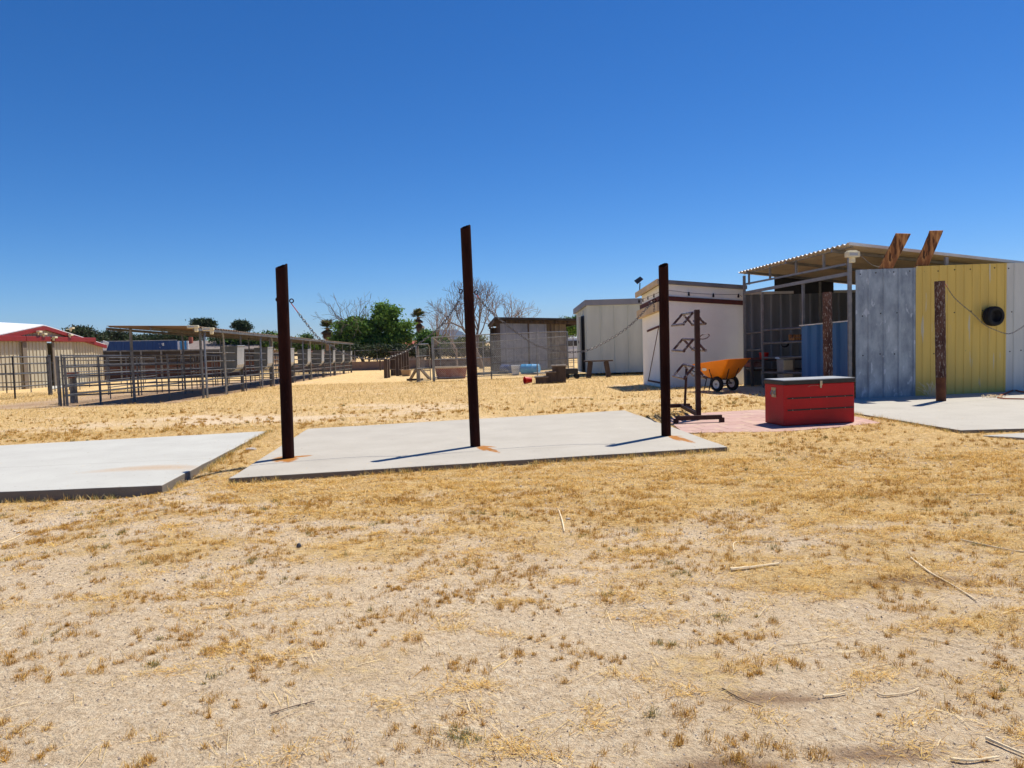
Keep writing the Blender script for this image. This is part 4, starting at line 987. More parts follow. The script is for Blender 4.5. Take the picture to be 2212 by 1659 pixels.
# small gate with rounded top, left of kennel
ga = G(901, 827); gb_ = K1+Vector((-.12, 0, 0)); t = thing('kennel_gate', 'grey pipe gate with rounded top beside the sawhorse', 'gate', ga)
hg_ = ZT(ga, 744)-ga.z
a_ = Vector((ga.x, ga.y, ga.z+.05)); c_ = Vector((gb_.x, gb_.y, ga.z+.05)); up1 = Vector((0, 0, hg_-.05)); d = (c_-a_).normalized()
MB().tube([a_, c_, c_+up1-Vector((0, 0, .15)), c_+up1-d*.12, a_+up1+d*.12, a_+up1-Vector((0, 0, .15))], .025, 8, closed=True).build('frame', 'galvpipe', t, smooth=True)
mb = MB()
for k in (.35, .68): mb.tube([a_+up1*k, c_+up1*k], .018, 6)
mb.build('cross_bar', 'galvpipe', t, smooth=True)
mb = MB(); Lg = (c_-a_).length; Hh = hg_-.25; sp = .09
for sgn in (1, -1):
    for j in range(int((Lg+Hh)/sp)):
        x0_ = j*sp-Hh; s0_, s1_ = max(0, x0_), min(Lg, x0_+Hh)
        if s1_-s0_ < .02: continue
        h0, h1 = s0_-x0_, s1_-x0_
        if sgn < 0: h0, h1 = Hh-h0, Hh-h1
        mb.tube([a_+d*s0_+Vector((0, .003*sgn, h0)), a_+d*s1_+Vector((0, .003*sgn, h1))], .0025, 3, caps=False)
mb.build('wire_mesh', 'galvpipe', t)
# sawhorse / braced post
c = G(905, 823); t = thing('braced_post', 'grey wooden post held by two slanting braces beside the kennel gate', 'post', c)
zt_ = ZT(c, 748); MB().beam((c.x, c.y, c.z-.05), (c.x-.03, c.y, zt_), .14, .12).build('upright', 'greywood', t)
for u, v in ((886, 821.5), (927, 818.5)):
    e_ = G(u, v); MB().beam((e_.x, e_.y, e_.z+.03), (c.x+.08*(1 if u > 905 else -1), c.y, ZT(c, 796)), .10, .12).build('brace', 'greywood', t)
MB().beam((G(886, 821.5).x, c.y+.25, c.z+.06), (G(927, 818.5).x, c.y+.25, c.z+.06), .08, .10).build('foot_beam', 'darkwood', t)
# red trough in the kennel
c = G(975, 817.5); t = thing('trough', 'rust-red tub with a pale rim inside the kennel', 'trough', c)
hw = 34.5/FOC*c.y; zt_ = ZT(c, 791.5)-c.z; prof = []
def tubring(hx, hy, z, n=28): return [(c.x+hx*abs(math.cos(a))**.6*(1 if math.cos(a) > 0 else -1), c.y+hy*abs(math.sin(a))**.6*(1 if math.sin(a) > 0 else -1), c.z+z) for a in [2*math.pi*i/n for i in range(n)]]
mb = MB(); loftbox(mb, [tubring(hw*.88, .38, 0), tubring(hw*.95, .42, zt_*.5), tubring(hw, .46, zt_-.05), tubring(hw*.95, .40, zt_-.06), tubring(hw*.85, .34, .06)]); mb.f.append(tuple(range(4*28, 5*28))); mb.build('tub', 'trough', t, smooth=True)
mb = MB(); mb.tube([Vector(q) for q in tubring(hw, .46, zt_-.04)], .05, 6, closed=True); mb.build('rim', 'cream', t, smooth=True)
# blue drum, pale box, dark drum
c = G(1146, 808.5); s_ = FOC/c.y; rb_ = 11.0/s_; lb = 40/s_
t = thing('drum', 'bright blue plastic drum lying on its side behind the kennel mesh', 'drum', c)
mt = Vector((.94, -.34, 0)).to_track_quat('Z', 'Y').to_matrix(); cc = c+Vector((0, 0, rb_))
MB().lathe([(.001, -lb/2+.03), (rb_*.93, -lb/2+.03), (rb_*.93, -lb/2), (rb_, -lb/2+.02), (rb_, -lb*.17), (rb_*1.04, -lb*.15), (rb_, -lb*.13), (rb_, lb*.13), (rb_*1.04, lb*.15), (rb_, lb*.17), (rb_, lb/2-.04), (rb_*.9, lb/2), (.001, lb/2)], cc, 28, mt).build('barrel', 'bluedrum', t, smooth=True)
MB().lathe([(.03, -lb/2+.0), (.03, -lb/2+.03)], cc+mt @ Vector((rb_*.5, 0, 0)), 10, mt).build('bung', 'darkpanel', t)
c = G(1114, 810); mb = MB(); s_ = FOC/c.y; h_ = 21/s_; w_ = 17/s_
t = thing('laundry_bin', 'pale tapered plastic bin left of the blue drum', 'bin', c)
mb = MB(); loftbox(mb, [[(c.x+x*w_*.42, c.y+y*.25, c.z) for x, y in ((-1, -1), (1, -1), (1, 1), (-1, 1))], [(c.x+x*w_*.55, c.y+y*.3, c.z+h_) for x, y in ((-1, -1), (1, -1), (1, 1), (-1, 1))], [(c.x+x*w_*.50, c.y+y*.27, c.z+h_) for x, y in ((-1, -1), (1, -1), (1, 1), (-1, 1))], [(c.x+x*w_*.38, c.y+y*.22, c.z+.05) for x, y in ((-1, -1), (1, -1), (1, 1), (-1, 1))]])
mb.f.append((12, 13, 14, 15)); mb.build('tub', 'offwhite', t, bevel=.01); MB().box((c.x, c.y-.29, c.z+h_*.55), (w_*.7, .03, .03)).build('handle', 'lidtop', t)
c = G(1096, 806.5); s_ = FOC/c.y; rb_ = 9.5/s_; MB().lathe([(.001, -.5), (rb_*.95, -.5), (rb_, -.47), (rb_, -.02), (rb_*1.05, 0), (rb_, .02), (rb_, .47), (.001, .47)], c+Vector((0, 0, rb_)), 20, Vector((.5, -.85, 0)).to_track_quat('Z', 'Y').to_matrix()).build('dark_drum', 'containerblue', label='dark blue drum on its side left of the pale bin', cat='drum', smooth=True, origin=c)
mb = MB(); c = G(1200, 806)
for k in range(4): mb.box((c.x+.1*k, c.y-.3*k, c.z+.04), (2.2, .14, .05), .06*(k-1))
mb.build('plank_pile', 'roofwhite', label='pale planks lying on the ground right of the blue drum', cat='planks', origin=c)

# low galvanised shelter behind the kennel
Y0 = 44.0; sa_, sb_ = D(1081, 790, Y0), D(1183, 790, Y0); t = thing('low_shelter', 'low lean-to shelter with galvanised wall and dark roof behind the kennel', 'shelter', (sa_.x, sa_.y, hg(sa_.x, Y0)))
zg = hg(sa_.x, Y0); zt_ = ZT(sa_, 699)
MB().ribbed(sa_, sb_, lambda q: (zg-.05, zt_), .45, .03, .3).build('wall', 'galv2', t)
sm_ = sb_+Vector((1.2, .0, 0)); MB().ribbed(sb_+Vector((0, .6, 0)), sm_+Vector((0, .6, 0)), lambda q: (zg-.05, zt_-.1), .3, .03, .4).build('wall', 'greywood', t, label='brown boarded part')
fL, fR_ = D(1068, 685, Y0-.6), D(1256, 688, Y0-.6)
mb = MB(); bk = wd*5.5; zb_ = ZT(fL+bk, 702); mb.slab4(fL, fR_, (fR_.x+bk.x, fR_.y+bk.y, zb_), (fL.x+bk.x-.1, fL.y+bk.y, zb_), .12); mb.build('roof', 'shelterroof', t)
mb = MB()
for k in range(8): a_ = fL.lerp(fR_, k/7); mb.beam((a_.x, a_.y+.1, a_.z-.22), (a_.x+bk.x, a_.y+bk.y, zb_-.2), .06, .16)
mb.beam((fL.x, fL.y+.5, fL.z-.25), (fR_.x, fR_.y+.5, fR_.z-.25), .08, .2); mb.build('rafters', 'darkwood', t)
for k in (0, .02+.0, .36, .62, 1.0): a_ = fL.lerp(fR_, k)+Vector((.15, .6+(.0 if k else 0), 0)); MB().beam((a_.x, a_.y, zg-.05), (a_.x, a_.y, a_.z-.3), .10, .10).build('post', 'darkwood', t)
a_ = fL+bk; MB().beam((a_.x+.1, a_.y-.2, zg-.1), (a_.x+.1, a_.y-.2, zb_-.1), .1, .1).build('post', 'darkwood', t)
MB().ribbed(fL+bk+Vector((.1, -.1, 0)), fR_+bk, lambda q: (zg-.2, zb_-.2), .3, .03, .4).build('wall', 'darkwood', t)

# palisade of dark ties, small tan planter
t = thing('tie_palisade', 'short palisade of dark upright timbers with pale rails left of the sawhorse', 'fence', G(860, 812))
for (u, v0, v1, w) in ((834, 816.5, 776, .20), (839.5, 815.5, 777, .18), (847, 811, 759, .16), (853, 811, 760, .16), (859, 812, 759, .17), (865, 811, 761, .16), (870, 810, 760, .15), (876, 809, 762, .17), (882, 808, 760, .15), (822, 800, 777, .12)):
    p = G(u, v0); MB().beam((p.x, p.y, p.z-.1), (p.x+random.uniform(-.03, .03), p.y, ZT(p, v1)), w, w).build('tie', 'darkwood', t)
mb = MB(); p = G(845, 812)
mb.beam(D(815, 777, p.y), D(862, 776, p.y), .1, .05); mb.beam(D(838, 760, p.y), D(884, 758, p.y), .1, .05); mb.beam(D(866, 795, p.y-.3), D(888, 788, p.y-.3), .06, .04); mb.beam(D(840, 798, p.y), D(930, 800, p.y-2), .05, .05); mb.build('rail', 'greywood', t)
c = G(878, 812); s_ = FOC/c.y; h_ = 13.5/s_; w_ = 10/s_
mb = MB(); loftbox(mb, [[(c.x+x*w_*.75, c.y+y*.3, c.z) for x, y in ((-1, -1), (1, -1), (1, 1), (-1, 1))], [(c.x+x*w_, c.y+y*.4, c.z+h_) for x, y in ((-1, -1), (1, -1), (1, 1), (-1, 1))], [(c.x+x*w_*.9, c.y+y*.34, c.z+h_) for x, y in ((-1, -1), (1, -1), (1, 1), (-1, 1))], [(c.x+x*w_*.7, c.y+y*.26, c.z+.1) for x, y in ((-1, -1), (1, -1), (1, 1), (-1, 1))]]); mb.f.append((12, 13, 14, 15))
mb.build('planter_tub', 'tanplastic', label='plain tan tub at the right end of the timber palisade', cat='tub', origin=c, bevel=.02)

# ================================================================ BACK WALL WITH FENCE
wa = G(690, 802); wb_ = Vector((wa.x+60, wa.y+6, 0)); YW = 70
wa = D(600, 780, YW); wa = Vector((wa.x, YW, 0)); wb_ = Vector((25, YW+3, 0))
t = thing('block_wall', 'long low brown block wall at the far side of the yard', 'wall', (wa.x, wa.y, 0))
mb = MB(); n = 30
for i in range(n):
    a_, c_ = wa.lerp(wb_, i/n), wa.lerp(wb_, (i+1)/n); za = min(hg(a_.x, a_.y), hg(c_.x, c_.y)); zt_ = EYE+(-.0225)*a_.y
    mb.add([(a_.x, a_.y, za-.3), (c_.x, c_.y, za-.3), (c_.x, c_.y, zt_), (a_.x, a_.y, zt_), (a_.x, a_.y+.2, za-.3), (c_.x, c_.y+.2, za-.3), (c_.x, c_.y+.2, zt_), (a_.x, a_.y+.2, zt_)], [(0, 1, 2, 3), (5, 4, 7, 6), (3, 2, 6, 7)])
mb.build('courses', 'block', t)
mb = MB(); mb.beam((wa.x, wa.y+.1, EYE-.0225*YW+.03), (wb_.x, wb_.y+.1, EYE-.0225*wb_.y+.06), .24, .08); mb.build('coping', 'block', t)
zf = EYE-.0225*YW
t = thing('mesh_fence', 'galvanised wire fence standing on top of the brown block wall', 'fence', (wa.x, wa.y, zf))
mb = MB(); mb.tube([(wa.x, wa.y+.1, zf+1.15), (wb_.x, wb_.y+.1, zf+1.15)], .04, 6); mb.build('top_rail', 'galvpipe', t)
for i in range(22):
    p = wa.lerp(wb_, (i+.4)/22); MB().tube([(p.x, p.y+.1, zf-.1), (p.x, p.y+.1, zf+1.15)], .04, 6).build('post', 'galvpipe', t)
mb = MB(); Lf = (wb_-wa).length; Hh = 1.05; sp = .22
for sgn in (1, -1):
    for j in range(int((Lf+Hh)/sp)):
        x0_ = j*sp-Hh; s0_, s1_ = max(0, x0_), min(Lf, x0_+Hh)
        if s1_-s0_ < .05: continue
        h0, h1 = s0_-x0_, s1_-x0_
        if sgn < 0: h0, h1 = Hh-h0, Hh-h1
        A_ = wa.lerp(wb_, s0_/Lf); C_ = wa.lerp(wb_, s1_/Lf); mb.tube([(A_.x, A_.y+.1, zf+.05+h0), (C_.x, C_.y+.1, zf+.05+h1)], .006, 3, caps=False)
mb.build('wire_mesh', 'galvpipe', t)

# ================================================================ HORSE PENS
R0 = G(443, 860); rw = Vector((-.0895, .996, 0)); rl_ = Vector((-.985, -.17, 0))
def RP(a, c=0.0): p = R0+rw*a+rl_*c; return Vector((p.x, p.y, hg(p.x, p.y)))
ROWN, BAY = 8, 4.7
def panel(a_, c_, label, hts=(.32, .62, .92, 1.22, 1.52), r=.019, n_post=3, m_='darkpipe', grp='pipe panels of the horse pens', cat='fence panel'):
    t = thing('pipe_panel', label, cat, a_, group=grp)
    mb = MB()
    for h_ in hts: mb.tube([(a_.x, a_.y, a_.z+h_), (c_.x, c_.y, c_.z+h_)], r, 7)
    mb.build('rails', m_, t, smooth=True)
    for i in range(n_post):
        p = a_.lerp(c_, i/(n_post-1)); MB().tube([(p.x, p.y, p.z-.04), (p.x, p.y, p.z+hts[-1]+.03)], r*1.15, 7).build('upright', m_, t, smooth=True)
    return t
names = ['first', 'second', 'third', 'fourth', 'fifth', 'sixth', 'seventh', 'eighth']
for i in range(ROWN):
    panel(RP(BAY*i+.3), RP(BAY*(i+1)-.05), 'galvanised rails on the yard side of the %s pen bay from the camera' % names[i], n_post=3)
    panel(RP(BAY*i, 3.9), RP(BAY*(i+1)-.05, 3.9), 'rear rails of the %s pen bay from the camera' % names[i], n_post=3)
    panel(RP(BAY*(i+1), .1), RP(BAY*(i+1), 3.8), 'cross rails behind the %s pen bay from the camera' % names[i], n_post=3)
c0, c1_, c2_ = G(139, 876.5), G(291, 867), RP(0, .05)
panel(c0, c1_, 'weathered gate rails between the left corner post and the shade roof post', (.30, .58, .88, 1.16, 1.46), .024, 3)
panel(c1_, c2_, 'weathered near end rails under the shade roof', (.30, .58, .88, 1.16, 1.46), .024, 3)
cb = [c0+rw*a_ for a_ in (0, 4.7, 9.4, 14)]
for p in cb: p.z = hg(p.x, p.y)
for i, wd_ in enumerate(('near', 'middle', 'far')): panel(cb[i], cb[i+1], 'outer rails of the left paddock, %s length' % wd_, n_post=3)
ca = [G(106, 853), G(33, 861), G(-70, 858)]
panel(ca[0], ca[1], 'tall weathered rails in front of the tan barn, right length', (.45, .95, 1.35, 1.62), .028, 2)
panel(ca[1], ca[2], 'tall weathered rails in front of the tan barn, left length', (.45, .95, 1.35, 1.62), .028, 2)
cp = [G(119, 845), G(15, 849), G(-60, 851)]
panel(cp[0], cp[1], 'farther thin rails before the barn doors', (.5, .95, 1.4), .022, 3); panel(cp[1], cp[2], 'farther thin rails before the barn doors at the picture edge', (.5, .95, 1.4), .022, 2)
cq = [G(214, 838), G(128, 845)]; panel(cq[0], cq[1], 'rails between the barn corner and the waterer', (.3, .6, .9, 1.2, 1.5), .019, 3)
# dividing lines far left
for (a_, c_, lab) in ((G(235, 853), G(340, 836), 'rails crossing the paddock behind the shade roof post'), (G(150, 842), G(262, 828), 'far paddock rails in front of the blue container'), (G(262, 828), G(420, 824), 'far paddock rails in front of the dark screen')):
    panel(a_, c_, lab, (.3, .6, .9, 1.2, 1.5), .019, 4)
# thick corner posts
def cpost(p, v, r, label):
    t = thing('corner_post', label, 'post', p, group='thick posts of the horse pens')
    MB().tube([(p.x, p.y, p.z-.1), (p.x, p.y, ZT(p, v))], r, 10).build('pipe', 'darkpipe', t, smooth=True)
    MB().lathe([(r+.012, 0), (r+.012, .03), (.001, .045)], (p.x, p.y, ZT(p, v)-.02), 10).build('cap', 'darkpipe', t, smooth=True)
cpost(c0+Vector((-.12, 0, 0)), 771, .05, 'thick post at the left corner of the horse pens'); cpost(c0+Vector((.12, -.05, 0)), 771.5, .04, 'post just right of the pen corner post')
cpost(ca[0]+Vector((.1, 0, 0)), 768, .055, 'dark post beside the barn door gap'); cpost(G(111, 851)+Vector((.15, .3, 0)), 770, .06, 'second dark post beside the barn door gap')
# pedestal waterer
c = G(160, 870); t = thing('pedestal_basin', 'round basin on a grey pedestal inside the pen gate', 'basin', c)
zt_ = ZT(c, 809)-c.z; r_ = 11.5/FOC*c.y
MB().lathe([(.11, 0), (.10, .3), (.085, zt_-.12), (.10, zt_-.08)], c, 16).build('pedestal', 'darkpipe', t, smooth=True)
MB().lathe([(.001, zt_-.12), (.12, zt_-.11), (r_*.9, zt_-.02), (r_, zt_+.06), (r_*.94, zt_+.06), (r_*.8, zt_), (.001, zt_-.07)], c, 24).build('bowl', 'trough', t, smooth=True)
# shade roof
t = thing('shade_roof', 'long low rust-brown shade roof over the row of horse pens', 'shade shelter', R0)
zN = ZT(RP(-1.2), 705.5); zF = ZT(RP(BAY*8), 742)
rw_ = 3.0
nr, nl = RP(-1.2, -.15), RP(-1.25, 2.35); fr_, fl2 = RP(BAY*8+.3, -.15), RP(BAY*8+.3, 2.3)
zL = ZT(nl, 710)+.07
mb = MB(); K = 8
def rz_(k): return zN+(zF-zN)*k/K
for k in range(K):
    a_ = nr.lerp(fr_, k/K); c_ = nr.lerp(fr_, (k+1)/K); d_ = nl.lerp(fl2, k/K); e_ = nl.lerp(fl2, (k+1)/K); sg = random.uniform(-.02, .02)
    mb.corr((a_.x, a_.y, rz_(k)+sg), (c_.x, c_.y, rz_(k+1)+sg), (e_.x, e_.y, rz_(k+1)-zN+zL+sg), (d_.x, d_.y, rz_(k)-zN+zL+sg), .3, .05, .01)
mb.build('roof', 'shade', t)
mb = MB()
for c__ in (.0, .5, 1.0):
    a_ = nr.lerp(nl, c__); e_ = fr_.lerp(fl2, c__); zz = zN+(zL-zN)*c__; MB().beam((a_.x, a_.y, zz-.08), (e_.x, e_.y, zz-zN+zF-.08), .05, .08).build('purlin', 'darkpipe', t)
for k in range(9):
    for c__ in (.05, 2.1):
        p = RP(BAY*k+(.0 if c__ < 1 else -.3), c__) if (k or c__ < 1) else c1_.copy(); zz = rz_(k*K/8) if c__ < 1 else rz_(k*K/8)-zN+zL
        MB().tube([(p.x, p.y, p.z-.05), (p.x, p.y, zz-.05)], .035 if k else .045, 8).build('post', 'darkpipe', t, smooth=True)
# arched walk-through frames
for i, (a0_, a1_, vt) in enumerate(((.1, 2.2, 711), (7.4, 9.5, 722), (16.6, 18.9, 733), (26, 28.2, 738))):
    p, q = RP(a0_, -.04), RP(a1_, -.04); zt_ = ZT(p, vt)-.0; zq_ = zt_-(zN-zF)*(a1_-a0_)/(BAY*8)
    t = thing('arched_gate', '%s arched grey pipe doorway along the pens' % ('nearest', 'second', 'third', 'farthest')[i], 'gate', p, group='arched doorways of the horse pens')
    d = (q-p)
    MB().tube([p, Vector((p.x, p.y, zt_-.3)), p.lerp(q, .03)+Vector((0, 0, zt_-.1-p.z)), Vector((0, 0, 0))+p.lerp(q, .12)+Vector((0, 0, zt_-p.z)), p.lerp(q, .88)+Vector((0, 0, zq_-q.z)), p.lerp(q, .97)+Vector((0, 0, zq_-.1-q.z)), Vector((q.x, q.y, zq_-.3)), q], .035, 8).build('frame', 'galvpipe', t, smooth=True)
# hay feeders: one built, the rest copied
fy = [R0.y+BAY*(k+1)-.8 for k in range(8)]
def feeder():
    t = local('hay_feeder', 'x', 'hay feeder', 'hay feeders hung along the pens'); w, h_, l_ = .56, 1.0, .95
    pr = [(0, 0), (0, h_*.86), (-.0, h_)]; pr = []
    arc = [(-.06-.20*(1-math.sin(a)), .20+.0-.20*math.cos(a)+.0) for a in [R_(i*15) for i in range(7)]]
    prof = [(-w, h_), (-w, .12)]+[(-w+.10*math.cos(R_(180-a0_))+.10-.0, .12-.12*math.sin(R_(a0_))) for a0_ in (30, 60, 90)]
    prof += [(-.32+.32*math.sin(R_(a0_)), .34-.34*math.cos(R_(a0_))) for a0_ in (0, 20, 40, 60, 80)]+[(0, .5), (.03, h_)]
    n = len(prof)
    for yy in (0, l_):
        mb = MB(); mb.v = [(x, yy, z) for x, z in prof]+[(x, yy+.02, z) for x, z in prof]; mb.f = [tuple(range(n)), tuple(range(2*n-1, n-1, -1))]
        for i in range(n): mb.f.append((i, (i+1) % n, n+(i+1) % n, n+i))
        mb.build('side_plate', 'feeder', t)
    mb = MB(); mb.v = [(x, .0201, z) for x, z in prof]+[(x, l_, z) for x, z in prof]
    for i in range(n-1): mb.f.append((i, i+1, n+i+1, n+i))
    mb.build('shell', 'feeder_lit', t)
    MB().tube([(.03, -.02, h_), (.03, l_+.03, h_)], .02, 6).build('front_rim', 'feeder_lit', t)
    return t
F0 = feeder()
for k in range(8):
    o = F0 if k == 0 else copy_tree(F0)
    p = RP(BAY*(k+1)-1.0, -.06); o.location = (p.x, p.y, ZT(p, 0) if False else p.z+.78); o.rotation_euler = (0, 0, math.atan2(-rw.x, rw.y))
    o['label'] = ('galvanised hay feeder, %s in the row along the pens' % ('nearest the camera', 'second', 'third, half behind the left post', 'fourth', 'fifth', 'sixth', 'seventh', 'farthest')[k])
# lamps on the pens' roof
for (u, v, lab) in ((417, 706, 'cream flood lamp on the near edge of the shade roof'), (450, 711, 'cream flood lamp at the corner of the shade roof over the arched doorway')):
    c = D(u, v, R0.y-1.35); mb = MB(); mb.box(c, (.34, .14, .09), .1); mb.box(c+Vector((.10, 0, -.10)), (.10, .10, .13), .1)
    t = thing('flood_lamp', lab, 'lamp', c); mb.build('housing', 'fixture', t, bevel=.02); MB().box(c+Vector((-.03, -.085, 0)), (.20, .01, .05), .1).build('lens', 'lidtop', t)

# ================================================================ TAN BARN
bdir = Vector((-.145, .989, 0)); bnor = Vector((.989, .145, 0)); B_ = Vector((-21.8, 0, 0))
def BWp(y): return Vector((-21.8-.145*y, y, 0))
def on_barn(u, v=760):
    d = ray(u, v); k = (-21.8)/(d.x+.145*d.y); return BWp(k*d.y)
yR = on_barn(221).y; pk = on_barn(95).y; yL = 2*pk-yR
ze = ZT(BWp(yR), 746); zp = ZT(BWp(pk), 706.5)
t = thing('barn', 'tan ribbed metal barn with red trim and sliding doors at the left', 'barn', BWp(yR))
def ztop(y): return ze+(zp-ze)*(1-abs(y-pk)/(yR-pk))
def gbase(y): q = BWp(y); return hg(q.x, y)
g0, g1 = on_barn(112).y, on_barn(97).y
def seg(ya, yb, lo=None, hi=None, m_='tan', nm='wall', off=0, pitch=.41, label=None, par=None):
    a_, c_ = BWp(ya), BWp(yb); lof = (lambda y: gbase(y)-.1) if lo is None else lo; hif = ztop if hi is None else hi
    return MB().ribbed(a_, c_, lambda q: (lof(ya+(yb-ya)*q), hif(ya+(yb-ya)*q)), pitch, .05, .10, off=off).build(nm, m_, par or t, label=label)
zband = lambda y: ZT(BWp(pk), 730)+0*(y)
zb0 = ZT(BWp(pk), 731)
seg(yL, pk, lo=lambda y: zb0+.02); seg(pk, yR-1.9, lo=lambda y: zb0+.02)
seg(yR-1.9, yR)
yb4 = on_barn(154).y; yb5 = on_barn(45).y
seg(g0, yb4, hi=lambda y: zb0, nm='sliding_door', off=.10); seg(yb4, yR-1.9, hi=lambda y: zb0, off=.0)
seg(yb5+.3, g1, hi=lambda y: zb0, nm='sliding_door', off=.10); seg(yL, yb5, hi=lambda y: zb0)
for (ya, yb) in ((yb5-.1, yb5+.35), (g0-.25, g0)):
    a_, c_ = BWp(ya)+bnor*.14, BWp(yb)+bnor*.14; mb = MB(); mb.beam((a_.x, a_.y, (zb0-.5)/2), (c_.x, c_.y, (zb0-.5)/2), .05, zb0+.6); mb.build('door_edge', 'tandark', t)
# red bands
ym = on_barn(99).y
for (ya, yb) in ((yL, on_barn(45.5).y), (on_barn(46).y, ym), (on_barn(107).y, yR-1.75)):
    a_, c_ = BWp(ya)+bnor*.22, BWp(yb)+bnor*.22; mb = MB(); mb.beam((a_.x, a_.y, zb0-.05), (c_.x, c_.y, zb0-.05), .22, .30); mb.build('track_cover', 'barnred', t, bevel=.03)
for (ya, yb) in ((yL-.3, pk), (pk, yR+.3)):
    a_, c_ = BWp(ya)+bnor*.14, BWp(yb)+bnor*.14; za, zc_ = ze+(zp-ze)*(1-abs(ya-pk)/(yR-pk)), ze+(zp-ze)*(1-abs(yb-pk)/(yR-pk)); mb = MB(); mb.beam((a_.x, a_.y, za-.06), (c_.x, c_.y, zc_-.06), .16, .22); mb.build('rake_trim', 'barnred', t)
dpt = bnor*-14
for (ya, yb) in ((yL-.3, pk), (pk, yR+.3)):
    a_, c_ = BWp(ya), BWp(yb); za, zc_ = ztop(ya)+.14, ztop(yb)+.14; mb = MB(); mb.slab4((a_.x+bnor.x*.1, a_.y, za), (c_.x+bnor.x*.1, c_.y, zc_), (c_.x+dpt.x, c_.y+dpt.y, zc_+1.2), (a_.x+dpt.x, a_.y+dpt.y, za+1.2), .06); mb.build('roof', 'bright', t)
a_ = BWp(yR); MB().quad((a_.x, a_.y, gbase(yR)-.2), (a_.x+dpt.x, a_.y+dpt.y, gbase(yR)-.4), (a_.x+dpt.x, a_.y+dpt.y, ze+1.1), (a_.x, a_.y, ze)).build('wall', 'tan', t)
a_, c_ = BWp(yL)+bnor*-6, BWp(yR)+bnor*-6; MB().quad((a_.x, a_.y, -.8), (c_.x, c_.y, -1), (c_.x, c_.y, 3), (a_.x, a_.y, 3)).build('dark_backing', 'darkpanel', t)  # dark sheet added so the barn's inside stays dark behind the door gap
for (u, v) in ((70, 717), (81, 722), (104, 729), (139, 724), (142, 709)):
    p = on_barn(u, v); z = ZT(p, v); q = p+bnor*.38; mb = MB(); mb.box((q.x, q.y, z), (.18, .42, .11), .2); mb.box((q.x-.1, q.y, z-.12), (.10, .12, .16)); mb.box((q.x-.2, q.y, z-.07), (.4, .06, .05)); mb.build('wall_lamp', 'fixture', t, bevel=.02)

# ================================================================ BLUE CONTAINER, SCREENS, HOUSES
Yc = 62.0
ca_, cb2 = D(222, 800, Yc), D(387, 800, Yc+2)
t = thing('shipping_container', 'long blue ribbed shipping container behind the pens', 'container', (ca_.x, ca_.y, hg(ca_.x, Yc)))
ztc = ZT(ca_, 738)
MB().ribbed(ca_, cb2, lambda q: (ztc-2.6, ztc+(ZT(cb2, 735)-ztc)*q), .6, .06, .4).build('side_wall', 'containerblue', t)
k_ = Vector((-1.15, 2.4, 0)); z2 = ZT(cb2, 735)
mb = MB(); mb.quad((ca_.x, ca_.y, ztc), (cb2.x, cb2.y, z2), (cb2.x+k_.x, cb2.y+k_.y, z2), (ca_.x+k_.x, ca_.y+k_.y, ztc)); mb.quad((cb2.x, cb2.y, z2-2.6), (cb2.x+k_.x, cb2.y+k_.y, z2-2.6), (cb2.x+k_.x, cb2.y+k_.y, z2), (cb2.x, cb2.y, z2)); mb.build('top', 'containerblue', t)
mb = MB(); mb.beam((ca_.x-.1, ca_.y-.1, ztc-1.5), (ca_.x+.5, ca_.y-.1, ztc+.0), .06, .5); mb.build('corner_flap', 'offwhite', t)
MB().beam((ca_.x, ca_.y-.08, ztc+.02), (cb2.x, cb2.y-.08, z2+.02), .08, .05).build('top_rail', 'lidtop', t)
# three faded stencil characters and three smaller strokes below
mb = MB()
def stroke(u0, v0, u1, v1, w=.10):
    a_, c_ = D(u0, v0, Yc+1.55), D(u1, v1, Yc+1.55); mb.beam(a_, c_, .02, w, up=(0, 1, 0) if abs(u1-u0) < .3 else (0, 0, 1))
for u in (361.5, ): pass
for (u0, v0, u1, v1) in ((342.6, 741.5, 345.2, 741.5), (344.0, 741.5, 344.0, 746.5), (347.0, 741.5, 347.0, 746.5), (347.0, 741.5, 349.4, 741.5), (349.4, 741.5, 349.4, 744), (347.0, 744, 349.4, 744), (351.4, 741.5, 351.4, 746.5), (351.4, 744, 353.6, 741.7), (351.4, 744, 353.8, 746.5),
                         (343, 749.3, 343, 751.6), (346.2, 749.3, 346.2, 751.6), (348.2, 749.3, 348.2, 751.6)): stroke(u0, v0, u1, v1)
mb.build('stencil_marks', 'offwhite', t)
# white-blue bundle at the container end
t = thing('barrel_stack', 'row of pale blue-white upright barrels at the right end of the container', 'barrels', (D(400, 760, Yc).x, Yc, 0))
for i in range(5):
    c = D(388+i*4.6, 759, Yc-.5); zz = ZT(c, 736.5); MB().lathe([(.001, 0), (.085*1.0, 0), (.09, .5), (.085, 1.0), (.001, 1.0)], (c.x, c.y, zz-1.0), 10).build('barrel', 'offwhite' if i % 2 == 0 else 'bluedrum', t, smooth=True)
